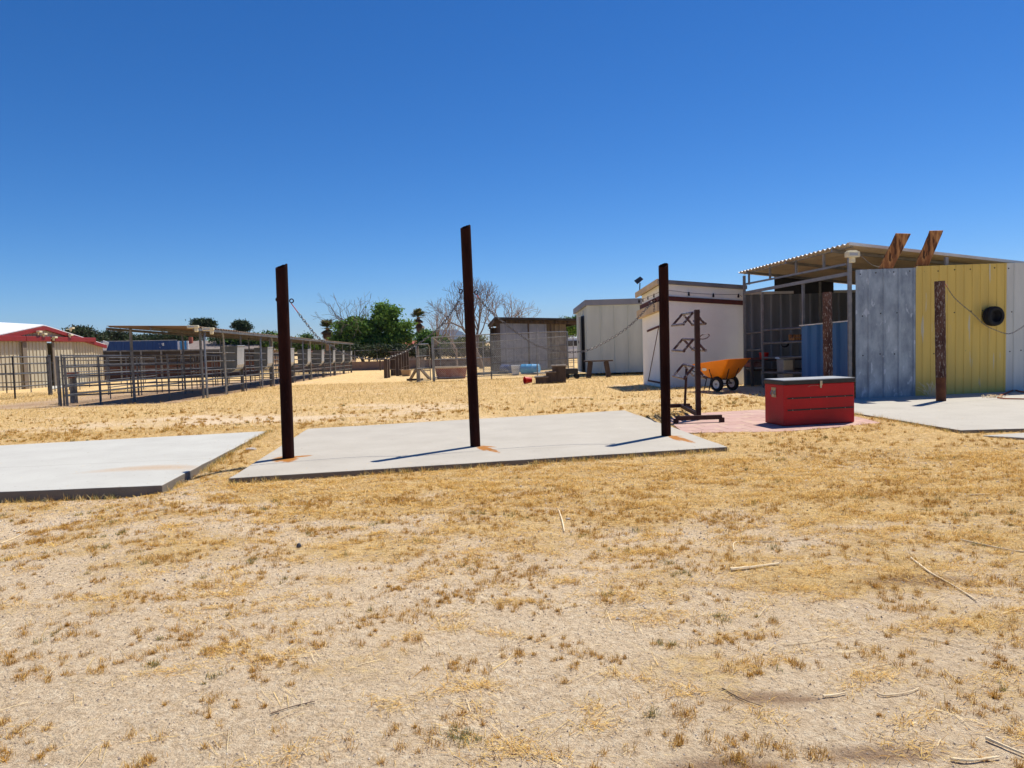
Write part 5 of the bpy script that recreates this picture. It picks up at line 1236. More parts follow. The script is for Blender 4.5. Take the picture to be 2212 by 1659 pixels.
# dark wind screen fence behind pens
a_, c_ = D(219, 790, 57), D(560, 785, 60)
t = thing('screen_fence', 'dark screened fence with reddish lower boards behind the pens', 'fence', (a_.x, a_.y, hg(a_.x, a_.y)))
zt_ = ZT(a_, 759); zm = ZT(a_, 790)
MB().ribbed(a_, c_, lambda q: (zm, zt_-.2*q), 1.2, .04, .1).build('screen', 'screen', t)
zg_ = hg(a_.x, a_.y)
MB().ribbed(a_+Vector((0, .02, 0)), c_+Vector((0, .02, 0)), lambda q: (zg_-.1, zm), .6, .03, .1).build('lower_boards', 'screenbrown', t)
MB().beam((a_.x, a_.y-.06, zt_), (c_.x, c_.y-.06, zt_-.2), .08, .12).build('top_rail', 'darkpipe', t)
for k in range(9): p = a_.lerp(c_, k/8); MB().beam((p.x, p.y-.08, zg_-.1), (p.x, p.y-.08, zt_-.02*k), .1, .1).build('post', 'steelgrey', t)
# houses
def house(u0, u1, vr, ve, Y, Dp_, roofm, label, chimney=None, wallm='stucco', gable=True, vents=()):
    a_, c_ = D(u0, ve, Y), D(u1, ve, Y); ze_ = a_.z; zr_ = ZT(D((u0+u1)/2, vr, Y+Dp_/2), vr)
    t = thing('house', label, 'house', (a_.x, Y, 0)); w = c_.x-a_.x; zg_ = -1.3
    MB().box(((a_.x+c_.x)/2, Y+Dp_/2, (zg_+ze_)/2), (w*.94, Dp_*.9, ze_-zg_)).build('wall', wallm, t)
    mb = MB(); x0, x1 = a_.x-.3, c_.x+.3; y0, y1, ym_ = Y-.3, Y+Dp_+.3, Y+Dp_/2; i_ = 0 if gable else Dp_*.35
    mb.v = [(x0, y0, ze_-.1), (x1, y0, ze_-.1), (x1, y1, ze_-.1), (x0, y1, ze_-.1), (x0+i_, ym_, zr_), (x1-(i_ or Dp_*.05), ym_, zr_)]
    mb.f = [(0, 1, 5, 4), (2, 3, 4, 5), (0, 4, 3), (1, 2, 5), (3, 2, 1, 0)]; rf = mb.build('roof', roofm, t)
    if chimney:
        q = D(chimney[0], chimney[2], Y+Dp_*.4); z1 = q.z; w_ = chimney[1]/FOC*Y; MB().box((q.x, q.y, z1-.9), (w_, w_, 1.8)).build('chimney', 'redtile', rf)
    for u in vents:
        q = D(u, (vr+ve)/2-5, Y+Dp_*.3); zz = ze_+(zr_-ze_)*.6; MB().box((q.x, Y+Dp_*.3, zz+.12), (.35, .35, .35)).build('vent', 'greyroof', rf)
    for k in (.2, .5, .8): MB().box((a_.x+w*k, Y+Dp_*.05-.03, ze_-.9), (1.2, .06, .9)).build('window', 'darkpanel', t)
    return t
house(338, 545, 736, 762, 88, 12, 'shingle', 'long low house with grey-brown shingle roof behind the pens', chimney=(412, 7, 728), vents=(465, 485, 520))
house(872, 912, 735.5, 750, 104, 10, 'redtile', 'house with red tiled roof between the green tree and the bush', gable=False)
house(838, 880, 728, 742, 118, 10, 'redtile', 'house with orange-red tiled roof half hidden by the green tree', gable=False, wallm='stucco')
house(650, 745, 752, 764, 96, 8, 'redtile', 'low house with faded pink roof seen over the far pens')
house(1196, 1262, 712+24, 752, 84, 8, 'shingle', 'brown-roofed house seen between the low shelter and the grey shed', gable=False)
c = D(1240, 762, 58); t = thing('parked_van', 'white vehicle parked beyond the fence left of the grey shed', 'van', (c.x, c.y, hg(c.x, 58)))
zg_ = hg(c.x, 58)
mb = MB(); loftbox(mb, [[(c.x+x, c.y+y*.9, z+zg_) for x, y in ((-2.3, -1), (2.3, -1), (2.3, 1), (-2.3, 1))] for x_, z in ((0, .35), (0, 1.15))]); mb.f.append((4, 5, 6, 7)); bd = mb.build('body', 'offwhite', t, bevel=.08)
mb = MB(); loftbox(mb, [[(c.x+x*s, c.y+y*.85*s2, z+zg_) for x, y in ((-2.1, -1), (1.2, -1), (1.2, 1), (-2.1, 1))] for s, s2, z in ((1, 1, 1.15), (.88, .85, 1.95))]); mb.f.append((4, 5, 6, 7)); mb.build('cabin', 'offwhite', t, bevel=.05)
MB().box((c.x-.4, c.y-.83, zg_+1.5), (2.6, .05, .42)).build('window', 'darkpanel', t)
for k in (-1.5, 1.5): MB().lathe([(.001, -.1), (.33, -.1), (.35, 0), (.33, .1), (.001, .1)], (c.x+k, c.y-.85, zg_+.34), 20, Matrix.Rotation(R_(90), 3, 'X')).build('wheel', 'black', t, smooth=True)

# ================================================================ TREES
def leaf_mesh(name, cl, n_leaf, size, cols, parent, spread, flat=.6):
    """cl: (k,3) cluster centres"""
    k = len(cl); C = np.repeat(cl, n_leaf, axis=0)+rng.normal(0, 1, (k*n_leaf, 3))*np.array([spread, spread, spread*flat]); n = len(C)
    a = rng.normal(0, 1, (n, 3)); a /= np.linalg.norm(a, axis=1, keepdims=True); b = rng.normal(0, 1, (n, 3)); b -= (a*b).sum(1, keepdims=True)*a; b /= np.linalg.norm(b, axis=1, keepdims=True)
    s = size*rng.uniform(.6, 1.4, (n, 1)); V = np.stack([C-a*s, C-b*s*.45, C+a*s, C+b*s*.45], 1)
    cols = np.array(cols); ci = rng.integers(0, len(cols), k); base = cols[ci]*rng.uniform(.75, 1.25, (k, 1)); col = np.repeat(base, n_leaf, axis=0)*rng.uniform(.8, 1.2, (n, 1))
    return np_mesh(name, V, 4, M['leaf'], col, parent)
def tree(nm, label, u, Y, vt, blobs, cols, group, n_cl=260, n_leaf=40, size=.12, spread=.28, trunk=True, bark='bark'):
    """blobs: (u, v, ru, rv) ellipses in picture units, turned into real crowns"""
    s = Y/FOC; b = D(u, 745, Y); zg_ = hg(b.x, Y)
    t = thing(nm, label, 'tree' if 'tree' in nm or 'palm' in nm else 'bush', (b.x, Y, zg_), group=group)
    cl = []; tot = sum(r[2]*r[3] for r in blobs)
    for (bu, bv, ru, rv) in blobs:
        c = D(bu, bv, Y); k = max(6, int(n_cl*ru*rv/tot)); d = rng.normal(0, 1, (k, 3)); d /= np.linalg.norm(d, axis=1, keepdims=True); r = rng.uniform(.25, 1, (k, 1))**.45
        p = d*r*np.array([[ru*s, min(ru, rv*1.6)*s, rv*s]])+np.array([[c.x, c.y, c.z]]); cl.append(p)
    cl = np.concatenate(cl); cl = cl[cl[:, 2] > zg_+.1]
    leaf_mesh('crown', cl, n_leaf, size, cols, t, spread)
    if trunk:
        mb = MB(); r0 = max(.10, .03*s*60)
        top = D(u, vt+15, Y); mb.tube([(b.x, Y, zg_-.1), Vector((b.x+.1, Y, zg_+(top.z-zg_)*.4)), top], [r0, r0*.8, r0*.3], 8)
        for i in range(14):
            c = cl[rng.integers(len(cl))]; h0 = random.uniform(.25, .7); st = Vector((b.x, Y, zg_+(top.z-zg_)*h0)); e = Vector(c); mb.tube([st, st.lerp(e, .5)+Vector((0, 0, .15)), e], [r0*.45, r0*.3, r0*.1], 5)
        mb.build('trunk', bark, t, smooth=True)
    return t
GR = [(.09, .19, .03), (.13, .25, .04), (.19, .32, .055), (.05, .11, .025)]
DK = [(.022, .045, .018), (.035, .06, .022), (.05, .08, .03), (.06, .06, .025)]
GT = 'background trees beyond the yard'
tree('leafy_tree', 'large bright green tree behind the block wall, left of the tallest post', 795, 76, 660,
     [(785, 712, 34, 20), (832, 690, 20, 22), (852, 712, 16, 12), (752, 722, 20, 10), (824, 668, 9, 9), (846, 672, 9, 7), (872, 703, 14, 6), (732, 707, 9, 6), (738, 735, 14, 8), (800, 742, 46, 14), (870, 731, 14, 8), (838, 738, 22, 14), (765, 700, 12, 10), (880, 722, 8, 5)], GR, GT, 430, 50, .19, .40)
tree('leafy_bush', 'round green bush between the two background palms and the kennel', 930, 74, 720, [(925, 728, 22, 12), (945, 740, 26, 12), (915, 740, 14, 10), (965, 748, 16, 9)], GR, GT, 170, 42, .13, .28)
tree('leafy_bush', 'yellow-green shrub behind the chain-link kennel near the tallest post', 1010, 70, 730, [(1000, 742, 20, 10), (1030, 738, 16, 10), (985, 752, 24, 8)], [(.12, .15, .04), (.09, .12, .03), (.16, .17, .05)], GT, 130, 40, .12, .28)
tree('leafy_tree', 'green tree seen through the right end of the low shelter', 1225, 66, 690, [(1225, 706, 32, 15), (1250, 700, 24, 12), (1205, 715, 16, 9)], GR, GT, 220, 40, .13, .3)
tree('leafy_bush', 'dark hedge mass behind the wall under the bright green tree', 800, 71.5, 745, [(760, 758, 26, 12), (810, 760, 34, 12), (855, 758, 30, 11), (900, 757, 26, 9)], DK, GT, 300, 40, .13, .3, trunk=False)
tree('leafy_bush', 'dark brushy hedge behind the kennel and its trough', 1000, 71.5, 750, [(940, 762, 30, 9), (1000, 760, 36, 9), (1050, 760, 26, 9)], [(.05, .06, .03), (.09, .075, .045), (.04, .05, .025)], GT, 200, 36, .12, .28, trunk=False)
tree('evergreen_tree', 'dark evergreen tree directly behind the red roof edge of the barn', 175, 100, 708, [(170, 722, 30, 14), (195, 735, 34, 14), (160, 735, 18, 12)], DK, GT, 300, 40, .17, .4)
tree('evergreen_tree', 'dark evergreen tree behind the left part of the blue container', 255, 104, 714, [(245, 728, 28, 12), (272, 738, 30, 12), (230, 742, 26, 9), (290, 742, 20, 9)], DK, GT, 300, 40, .17, .4)
tree('evergreen_tree', 'dark green trees under the near shade roof edge', 340, 108, 722, [(320, 736, 28, 12), (360, 732, 32, 10), (400, 730, 30, 9), (300, 740, 20, 9)], DK, GT, 300, 36, .17, .4)
tree('pine_tree', 'bushy pine top rising above the near corner of the shade roof', 440, 98, 689, [(423, 696, 8, 5), (431, 693, 6, 3), (443, 697, 7, 5), (452, 694, 8, 4), (458, 700, 6, 4), (436, 702, 18, 4), (420, 703, 6, 3), (440, 712, 28, 8)], DK, GT, 170, 40, .14, .28)
tree('pine_tree', 'rounded pine top rising above the middle of the shade roof', 521, 98, 695, [(513, 698, 7, 4), (524, 697, 7, 3), (530, 702, 7, 4), (508, 704, 6, 3), (520, 704, 12, 3), (535, 708, 6, 4), (522, 711, 16, 5)], DK, GT, 130, 40, .13, .25)
tree('leafy_tree', 'green trees seen under the middle of the shade roof', 560, 92, 715, [(520, 735, 34, 12), (560, 738, 34, 14), (610, 742, 30, 12), (585, 728, 16, 10), (480, 730, 24, 8)], GR+DK, GT, 320, 36, .15, .35)
tree('leafy_tree', 'low green trees seen under the far end of the shade roof', 680, 95, 735, [(650, 748, 30, 10), (700, 748, 32, 10), (740, 752, 20, 9), (662, 730, 12, 6)], GR+DK, GT, 260, 36, .14, .32)
# bare trees
def bare(label, u, Y, vt, spreadu, bark, seed, depth=5, r0=.16, lean=0., group='leafless trees beyond the wall', nm='bare_tree', splits=3, wide=34, z0=None):
    random.seed(seed); b = D(u, 745, Y); zg_ = hg(b.x, Y) if z0 is None else z0; top = ZT(b, vt); H_ = top-zg_
    t = thing(nm, label, 'tree', (b.x, Y, zg_), group=group); mb = MB(); mt_ = MB()
    def grow(p, d, l, r, lev):
        pts = [p]; q = p; dd = d.copy(); K = 3
        for i in range(K):
            dd = (dd+Vector((random.uniform(-.22, .22), random.uniform(-.22, .22), random.uniform(-.05, .16)))).normalized(); q = q+dd*(l/K); pts.append(q)
        r1 = max(r*.66, .013); (mb if lev > depth-2 else mt_).tube(pts, [r+(r1-r)*i/K for i in range(K+1)], 5 if lev > depth-3 else 3, caps=False)
        if lev <= 0: return
        for i in range(splits if lev > 1 else 2):
            a = random.uniform(0, 6.28); w = R_(random.uniform(.5, 1.15)*wide); ax = Vector((math.cos(a), math.sin(a), 0)); o_ = dd.cross(ax)
            if o_.length < .05: continue
            nd = (dd*math.cos(w)+o_.normalized()*math.sin(w)*1.0).normalized(); s_ = pts[-1] if i < 2 else pts[2]
            grow(s_, nd, l*random.uniform(.62, .86), r1*random.uniform(.7, .95), lev-1)
    grow(Vector((b.x, Y, zg_-.1)), Vector((lean, 0, 1)).normalized(), H_*.37, r0*1.7, depth)
    mb.build('trunk', bark, t, smooth=True); mt_.build('twigs', bark, t)
    return t
bare('wide leafless tree whose branches spread behind the tallest steel post', 1040, 62, 628, 90, 'bark', 4, 6, .14, -.12, wide=40)
bare('leafless tree right of the tallest post, above the low shelter roof', 1098, 60, 640, 60, 'palebark', 12, 5, .12, .12, wide=42)
bare('leafless branches above the left side of the low shelter, leaning right', 1122, 58, 655, 60, 'palebark', 25, 5, .10, .35, wide=44)
bare('leafless sapling left of the tallest post beside the leaning palm', 932, 72, 660, 20, 'palebark', 9, 5, .09, .0, wide=28)
bare('leafless crown rising behind the bright green tree', 790, 77, 646, 50, 'bark', 31, 5, .13, -.15, wide=44)
bare('pale twiggy shrub just left of the tallest post', 985, 66, 680, 20, 'palebark', 17, 5, .06, .05, wide=34)
random.seed(5)
# palms
def palm(label, u, vt, vb, Y, w_, lean, sk):
    s = Y/FOC; b = D(u+lean, vb, Y); zg_ = hg(b.x, Y); tp = D(u, vt+14, Y)
    t = thing('palm_tree', label, 'palm', (b.x, Y, zg_), group='fan palms beyond the wall')
    MB().tube([(b.x, Y, zg_-.1), b, tp], [.28, .26, .2], 10).build('trunk', 'palmtrunk', t, smooth=True)
    V = []; C = []
    def frond(d, l, col, r):
        d = d.normalized(); side = d.cross(Vector((0, 0, 1)));
        if side.length < .1: side = Vector((1, 0, 0))
        side.normalize(); c = tp+d*l*.45
        for k in range(9):
            a = R_(-65+k*16); e = c+(d*math.cos(a)+side*math.sin(a))*l*.60+Vector((0, 0, -.12*l*abs(math.sin(a)))); n_ = (e-c).cross(d+side).normalized()*.03*l
            w2 = (e-c).cross(Vector((0, 0, 1)))*1.0
            w2 = w2.normalized()*.13*l if w2.length > 1e-5 else Vector((.1*l, 0, 0))
            V.append([c-w2, c+w2, e+w2*.3, e-w2*.3]); C.append([x*random.uniform(.8, 1.2) for x in col])
        V.append([tp-side*.03, tp+side*.03, c+side*.03, c-side*.03]); C.append(col)
    for i in range(46):
        a = random.uniform(0, 6.28); el = random.uniform(-.1, 1.3); frond(Vector((math.cos(a)*math.cos(el), math.sin(a)*math.cos(el), math.sin(el))), w_*s*random.uniform(.8, 1.1), random.choice(((.10, .13, .035), (.07, .10, .03), (.16, .15, .06))), 0)
    o = np_mesh('crown', np.array([[tuple(p) for p in q] for q in V]), 4, M['leaf'], np.array(C), t)
    V = []; C = []
    for i in range(130):
        a = random.uniform(0, 6.28); el = random.uniform(-1.45, -.45); f_ = random.uniform(0, sk); tp0 = tp; tp = tp0.lerp(b, f_)
        frond(Vector((math.cos(a)*math.cos(el), math.sin(a)*math.cos(el), math.sin(el))), w_*s*random.uniform(.5, .85)*(1.15-f_*.6), random.choice(((.26, .17, .10), (.20, .13, .08), (.34, .25, .15))), 0); tp = tp0
    np_mesh('dead_skirt', np.array([[tuple(p) for p in q] for q in V]), 4, M['leaf'], np.array(C), t)
palm('short fan palm left of the bright green tree', 707, 694, 738, 88, 20, 1, .45)
palm('leaning fan palm with brown skirt right of the bright green tree', 903, 671, 740, 84, 19, 8, .75)

# ================================================================ STRAW, GRAVEL, STICKS
def gz(x, y):
    xi = np.clip(np.searchsorted(gx, x)-1, 0, nx-2); yi = np.clip(np.searchsorted(gy, y)-1, 0, ny-2)
    tx = (x-gx[xi])/(gx[xi+1]-gx[xi]); ty = (y-gy[yi])/(gy[yi+1]-gy[yi])
    return (ZZ[yi, xi]*(1-tx)+ZZ[yi, xi+1]*tx)*(1-ty)+(ZZ[yi+1, xi]*(1-tx)+ZZ[yi+1, xi+1]*tx)*ty
def in_view(x, y, m=1.12): return (np.abs(x) < y*.71*m+.6)
SC = np.array([(.86, .63, .25), (.76, .50, .14), (.56, .29, .045), (.94, .78, .46), (.25, .125, .03), (.82, .57, .17)])
def scatter(n, y0, y1, xm=14.0):
    # area-uniform within the fan the camera may look over, plus margins
    y = np.sqrt(rng.uniform(y0**2, y1**2, n)); x = rng.uniform(-1, 1, n)*(y*.80+.6); return x, y
def blades(x, y, ln, wd_, tilt, colp, az=None, green=0.0, lift=.0, curve=.25):
    n = len(x); z = gz(x, y)+lift
    a = rng.uniform(0, 2*np.pi, n) if az is None else az
    d = np.stack([np.cos(a)*np.cos(tilt), np.sin(a)*np.cos(tilt), np.sin(tilt)], 1); s = np.stack([-np.sin(a), np.cos(a), rng.normal(0, .3, n)], 1); s /= np.linalg.norm(s, axis=1, keepdims=True)
    p = np.stack([x, y, z], 1); L_ = ln[:, None]; w = (wd_/2)[:, None]
    mid = p+d*L_*.5+np.array([[0, 0, 1]])*L_*curve*.25; end = p+d*L_-np.array([[0, 0, 1]])*L_*curve*.15
    V1 = np.stack([p-s*w, p+s*w, mid+s*w*.85, mid-s*w*.85], 1); V2 = np.stack([mid-s*w*.85, mid+s*w*.85, end+s*w*.3, end-s*w*.3], 1)
    ci = rng.choice(len(SC), n, p=colp); c = SC[ci]*rng.uniform(.8, 1.15, (n, 1))
    if green:
        g = rng.uniform(0, 1, n) < green; c[g] = np.array([.12, .17, .06])*rng.uniform(.7, 1.6, (g.sum(), 1))
    return np.concatenate([V1, V2]), np.concatenate([c, c])
CP = [.22, .22, .18, .13, .08, .17]
def not_pad(x, y): return ~(all_pads(x, y) | inpoly(x, y, PAV))
Vs, Cs = [], []
# loose straw lying about, nearer fine, farther coarser
for (n, y0, y1, l0, l1, w0, w1, tl) in ((150000, 2.2, 7.0, .015, .06, .0008, .0020, .28), (250000, 6.5, 14.0, .025, .09, .0016, .0040, .30), (150000, 13.5, 34, .05, .16, .004, .010, .45)):
    x, y = scatter(n, y0, y1); d = straw_d(x, y); thr = np.clip((d-.12)*1.25, 0, 1)**1.3; k = (rng.uniform(0, 1, n) < thr) & not_pad(x, y); x, y = x[k], y[k]; n_ = len(x)
    v, c = blades(x, y, rng.uniform(l0, l1, n_), rng.uniform(w0, w1, n_), np.abs(rng.normal(0, tl, n_)), CP, lift=.003); yy_ = np.concatenate([y, y]); c = 1.03*c*(1-.24*sst(10, 17, yy_))[:, None]*(.62+.5*rng.uniform(0, 1, (len(c)//2, 1)))[np.tile(np.arange(len(c)//2), 2)]; Vs.append(v); Cs.append(c)
# a few blown onto the concrete
for P_ in (S1, S2, S3):
    xa, xb = min(p.x for p in P_), min(max(p.x for p in P_), 14); ya, yb = min(p.y for p in P_), max(p.y for p in P_)
    x = rng.uniform(xa, xb, 5000); y = rng.uniform(ya, yb, 5000); e = edge_dist(x, y, P_); k = inpoly(x, y, P_) & (rng.uniform(0, 1, 5000) < .02+.9*np.exp(-e/.10)); x, y = x[k], y[k]
    v, c = blades(x, y, rng.uniform(.015, .06, len(x)), rng.uniform(.002, .004, len(x)), np.abs(rng.normal(0, .06, len(x))), CP); zt_ = (.012 if P_ is S3 else .002)-gz(x, y); zz_ = np.concatenate([zt_, zt_]); v[:, :, 2] += zz_[:, None]; Vs.append(v); Cs.append(c)
# sparse straw over the bare sand too
x, y = scatter(11000, 2.2, 9); k = not_pad(x, y); x, y = x[k], y[k]; v, c = blades(x, y, rng.uniform(.02, .07, len(x)), rng.uniform(.0008, .002, len(x)), np.abs(rng.normal(0, .15, len(x))), CP, lift=.002); Vs.append(v); Cs.append(c)
# drifts of bright straw on the bare sand
cx_, cy_ = scatter(1250, 2.2, 9.0); q = (rng.uniform(0, 1, len(cx_)) < np.clip(.35+.12*cx_+.10*(cy_-3), .15, 1)); cx_, cy_ = cx_[q], cy_[q]
m_ = 230; ang_ = rng.uniform(-.7, .7, len(cx_)); ll = rng.uniform(.05, .28, len(cx_)); ww = rng.uniform(.02, .06, len(cx_))
ia = np.repeat(np.arange(len(cx_)), m_); ra, rb2 = rng.normal(0, 1, len(ia))*ll[ia]*.6, rng.normal(0, 1, len(ia))*ww[ia]
xx = cx_[ia]+ra*np.cos(ang_[ia])-rb2*np.sin(ang_[ia]); yy = cy_[ia]+ra*np.sin(ang_[ia])+rb2*np.cos(ang_[ia]); k = not_pad(xx, yy) & (rng.uniform(0, 1, len(xx)) < np.minimum(1, ll*3.6+.15)[ia]); xx, yy = xx[k], yy[k]
v, c = blades(xx, yy, rng.uniform(.012, .055, len(xx)), rng.uniform(.0014, .0032, len(xx))*np.clip(yy/4, 1, 2.2), np.abs(rng.normal(0, .40, len(xx))), [.22, .32, .20, .04, .06, .16], az=ang_[ia][k]+rng.normal(0, .8, len(xx))+np.pi*(rng.uniform(0, 1, len(xx)) < .5), lift=.004); Vs.append(v); Cs.append(c)
# long pale stalks in small drifts
x, y = scatter(900, 2.3, 9); k = not_pad(x, y); x, y = x[k], y[k]; m_ = 5
xx = np.repeat(x, m_)+rng.normal(0, .05, len(x)*m_); yy = np.repeat(y, m_)+rng.normal(0, .05, len(x)*m_); az = np.repeat(rng.uniform(0, 6.28, len(x)), m_)+rng.normal(0, .25, len(x)*m_)
keep = rng.uniform(0, 1, len(xx)) < .55; xx, yy, az = xx[keep], yy[keep], az[keep]
v, c = blades(xx, yy, rng.uniform(.08, .24, len(xx)), rng.uniform(.0016, .0032, len(xx)), np.abs(rng.normal(0, .05, len(xx))), [.45, .15, .05, .3, .0, .05], az=az, lift=.006, curve=.05); Vs.append(v); Cs.append(c)
np_o = np_mesh('straw_litter', np.concatenate(Vs), 4, M['straw'], np.concatenate(Cs)); setp(np_o, 'golden dry straw scattered over the sandy yard', 'straw', kind='stuff')
# tufts of short dead grass
Vs, Cs = [], []
x, y = scatter(21000, 2.3, 19); d = straw_d(x, y); k = (rng.uniform(0, 1, len(x)) < np.clip(.24+d*.8, 0, .75)*np.clip(1.2-y/17, .05, 1)*np.clip((fbm(x*1.5, y*1.9, 31, 3)-.42)*6, .10, 1.35)) & not_pad(x, y); tx, ty = x[k], y[k]
clx, cly = scatter(300, 2.2, 7.5); rep = 9; tx = np.concatenate([tx, np.repeat(clx, rep)+rng.normal(0, .10, len(clx)*rep)]); ty = np.concatenate([ty, np.repeat(cly, rep)+rng.normal(0, .06, len(clx)*rep)])
k = not_pad(tx, ty); tx, ty = tx[k], ty[k]
nb_ = rng.integers(18, 60, len(tx)); idx_ = np.repeat(np.arange(len(tx)), nb_); sz = rng.uniform(.35, 1.15, len(tx))**1.2; rad = (.017*sz)[idx_]*np.sqrt(np.clip(ty/5, 1, 2.2))[idx_]
bx_ = tx[idx_]+rng.normal(0, 1, len(idx_))*rad; by_ = ty[idx_]+rng.normal(0, 1, len(idx_))*rad
far = np.clip(ty/5, 1, 3)[idx_]
v, c = blades(bx_, by_, rng.uniform(.010, .032, len(idx_))*(.6+.7*sz[idx_])*np.sqrt(far), rng.uniform(.0012, .0024, len(idx_))*far, rng.uniform(.35, 1.45, len(idx_)), [.02, .18, .48, .0, .24, .08])
grn = (_h(np.floor(tx*7), np.floor(ty*7), 3) > .93)[idx_]; g2 = np.concatenate([grn, grn]) & (rng.uniform(0, 1, len(c)) < .55); c[g2] = np.array([.13, .17, .065])*rng.uniform(.7, 1.5, (g2.sum(), 1))
Vs.append(v); Cs.append(c)
# taller green-brown weeds along the slab fronts
ex_, ey_ = [], []
for P_, a_, c_ in ((S1, 3, 0), (S2, 0, 1), (S1, 0, 1), (S3, 0, 1)):
    A_, C_ = P_[a_], P_[c_]
    m_ = int((C_-A_).length*26); s_ = rng.uniform(0, 1, m_); q = fbm(s_*9+a_*7, s_*0, 4, 3) > .47
    nv = Vector((C_.y-A_.y, A_.x-C_.x, 0)).normalized(); off = np.abs(rng.normal(0, .07, m_))+.015
    ex_.append((A_.x+(C_.x-A_.x)*s_+nv.x*off)[q]); ey_.append((A_.y+(C_.y-A_.y)*s_+nv.y*off)[q])
ex_ = np.concatenate(ex_); ey_ = np.concatenate(ey_); k = not_pad(ex_, ey_); ex_, ey_ = ex_[k], ey_[k]
ii = np.repeat(np.arange(len(ex_)), 16); v, c = blades(ex_[ii]+rng.normal(0, .02, len(ii)), ey_[ii]+rng.normal(0, .02, len(ii)), rng.uniform(.03, .10, len(ii)), rng.uniform(.002, .004, len(ii)), rng.uniform(.5, 1.45, len(ii)), CP, green=.28); Vs.append(v); Cs.append(c)
o = np_mesh('grass_tufts', np.concatenate(Vs), 4, M['straw'], np.concatenate(Cs)); setp(o, 'short dead grass tufts growing out of the sand', 'grass', kind='stuff')
# gravel
x, y = scatter(80000, 2.1, 9.5); d = straw_d(x, y); k = (rng.uniform(0, 1, len(x)) < 1-.6*d) & not_pad(x, y); x, y = x[k], y[k]; n_ = len(x)
r = np.minimum(.0020*np.exp(np.abs(rng.normal(0, .55, n_))), .008)*np.clip(y/3.5, 1, 2); z = gz(x, y)+r*.3; c = np.stack([x, y, z], 1)
ax = rng.normal(0, 1, (n_, 3)); ax[:, 2] *= .3; ax /= np.linalg.norm(ax, axis=1, keepdims=True); az_ = np.tile(np.array([[0, 0, 1.]]), (n_, 1)); bx2 = np.cross(ax, az_); bx2 /= np.linalg.norm(bx2, axis=1, keepdims=True); cz = np.cross(bx2, ax)*.65
R1 = r[:, None]; e = [c+ax*R1, c+bx2*R1*.8, c-ax*R1, c-bx2*R1*.75]; tpv = c+cz*R1+ax*R1*.2
tri = np.concatenate([np.stack([e[i], e[(i+1) % 4], tpv], 1) for i in range(4)])
pal = np.array([(.50, .40, .31), (.62, .54, .46), (.36, .27, .20), (.26, .20, .16), (.74, .68, .60), (.45, .33, .24)]); cc_ = pal[rng.choice(6, n_, p=[.3, .2, .2, .1, .06, .14])]*rng.uniform(.85, 1.15, (n_, 1))
o = np_mesh('gravel', tri, 3, M['gravel'], np.tile(cc_, (4, 1))); setp(o, 'fine gravel strewn over the bare sand', 'gravel', kind='stuff')
# sticks and stones one can tell apart
def gnd(u, v, lift=.01):
    p = G(u, v)
    for _ in range(12):
        z = float(gz(np.array([p.x]), np.array([p.y]))[0]); d = ray(u, v); tt_ = (z-EYE)/d.z; p = Vector((tt_*d.x, tt_*d.y, z))
    p.z += lift; return p
ST = [([(1586, 1192), (1588, 1173), (1640, 1172), (1700, 1170), (1762, 1162)], .006, 'twig', 'pale bent stalk with a short upright foot, right of the centre'),
      ([(1578, 1234), (1625, 1229), (1683, 1221)], .016, 'twig', 'thick flat pale stick below the bent stalk'),
      ([(1968, 1208), (2010, 1240), (2060, 1268), (2108, 1299)], .009, 'twig', 'long slanting stalk crossing the dark dirt patch at right'),
      ([(2076, 1168), (2130, 1180), (2180, 1190), (2225, 1196)], .008, 'twig', 'long pale stalk running off the right edge of the picture'),
      ([(2095, 1071), (2140, 1069)], .010, 'twig', 'short pale stick in the straw below the right pad'),
      ([(1207, 1105), (1214, 1125), (1219, 1150)], .012, 'twig', 'upright-looking pale stick below the tallest post'),
      ([(1700, 1395), (1760, 1388), (1800, 1372)], .005, 'twig', 'thin curved stalk in the right foreground'),
      ([(1895, 1500), (1910, 1506), (1960, 1500), (1985, 1490)], .009, 'twig', 'stubby pale stick near a large straw tuft at lower right'),
      ([(1778, 1508), (1800, 1506), (1828, 1500)], .011, 'twig', 'short grey-white piece of wood at lower right'),
      ([(1560, 1490), (1600, 1512), (1650, 1530)], .006, 'darktwig', 'dark thin branch beside the brown dirt at lower right'),
      ([(2055, 1645), (2100, 1648), (2160, 1640)], .012, 'twig', 'pale stick at the lower right corner'),
      ([(2130, 1600), (2180, 1622), (2225, 1640)], .014, 'twig', 'long pale husk in the lower right corner drift'),
      ([(1990, 1380), (2040, 1390), (2080, 1400), (2110, 1403)], .006, 'twig', 'pale stalk between straw clumps, right middle distance'),
      ([(585, 1545), (630, 1530), (680, 1518)], .006, 'darktwig', 'dark twig in the left foreground'),
      ([(360, 1140), (395, 1136), (430, 1130)], .005, 'darktwig', 'thin dark twig below the left pad'),
      ([(2, 1175), (40, 1160), (72, 1140)], .006, 'twig', 'thin pale curved stalk at the left edge')]
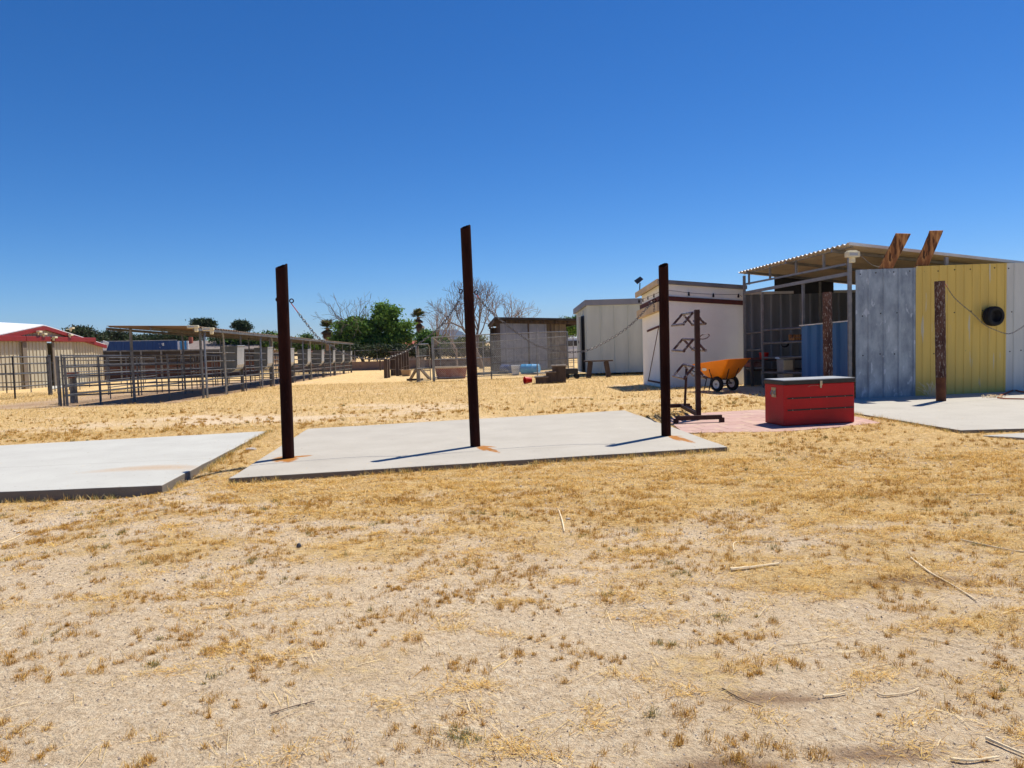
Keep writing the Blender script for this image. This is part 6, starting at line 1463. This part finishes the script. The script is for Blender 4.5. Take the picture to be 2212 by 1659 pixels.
for pts, r, m_, lab in ST:
    P_ = smooth_pts([gnd(u, v, r*.5+.004) for u, v in pts], 4); r *= (.85 if P_[0].y > 3.9 else .5); rr_l = [r*(1-.5*i/len(P_))*random.uniform(.85, 1.1) for i in range(len(P_))]
    MB().tube(P_, rr_l, 6).build('stick', m_, label=lab, cat='stick', group='sticks lying on the ground', origin=P_[0], smooth=True)
def stone(u, v, w, m_, lab, flat=.6, cat='stone'):
    c = gnd(u, v, 0); r = w/2/FOC*c.y; mb = MB(); rings = []
    for i in range(6):
        ph = -math.pi/2+math.pi*i/5; rings.append([(c.x+r*math.cos(ph)*math.cos(a)*random.uniform(.85, 1.15)+1e-4*math.cos(a), c.y+r*.8*math.cos(ph)*math.sin(a)*random.uniform(.85, 1.15)+1e-4*math.sin(a), c.z+r*flat*(math.sin(ph)+.6)) for a in [2*math.pi*k/8 for k in range(8)]])
    loftbox(mb, rings); mb.build('stone', m_, label=lab, cat=cat, group='loose stones', origin=c, smooth=False)
stone(542, 972, 26, 'stone', 'flat pale stone in the straw between the two concrete pads', .25)
stone(646, 1183, 12, 'darkstone', 'dark lump standing alone on the sand left of the centre', 1.1)
stone(1228, 1140-18, 12, 'stone', 'pale chip beside the upright-looking stick', .4)
stone(1335, 1338, 10, 'stone', 'small pale stone in the middle foreground', .5)
stone(1185, 1296, 9, 'stone', 'tiny pale stone left of the centre tuft line', .5)
c = G(712, 1010)
MB().beam(gnd(714, 1020, .02), gnd(722, 1016, .05), .06, .04).build('wood_chip', 'wood', label='small brown wood chip at the front edge of the centre pad', cat='wood chip', origin=gnd(714, 1020))
# ---------------------------------------------------------------- the air
hm = bpy.data.materials.new('air'); hm.use_nodes = True; hm.node_tree.nodes.clear()
_o = hm.node_tree.nodes.new('ShaderNodeOutputMaterial'); _v = hm.node_tree.nodes.new('ShaderNodeVolumePrincipled')
_v.inputs['Color'].default_value = (.50, .70, 1, 1); _v.inputs['Density'].default_value = .00006; _v.inputs['Anisotropy'].default_value = .2
hm.node_tree.links.new(_v.outputs[0], _o.inputs['Volume'])
MB().box((0, 2970, 90), (6100, 6080, 184)).build('haze', hm, kind='stuff', label='thin bluish air between the yard and the far hills')
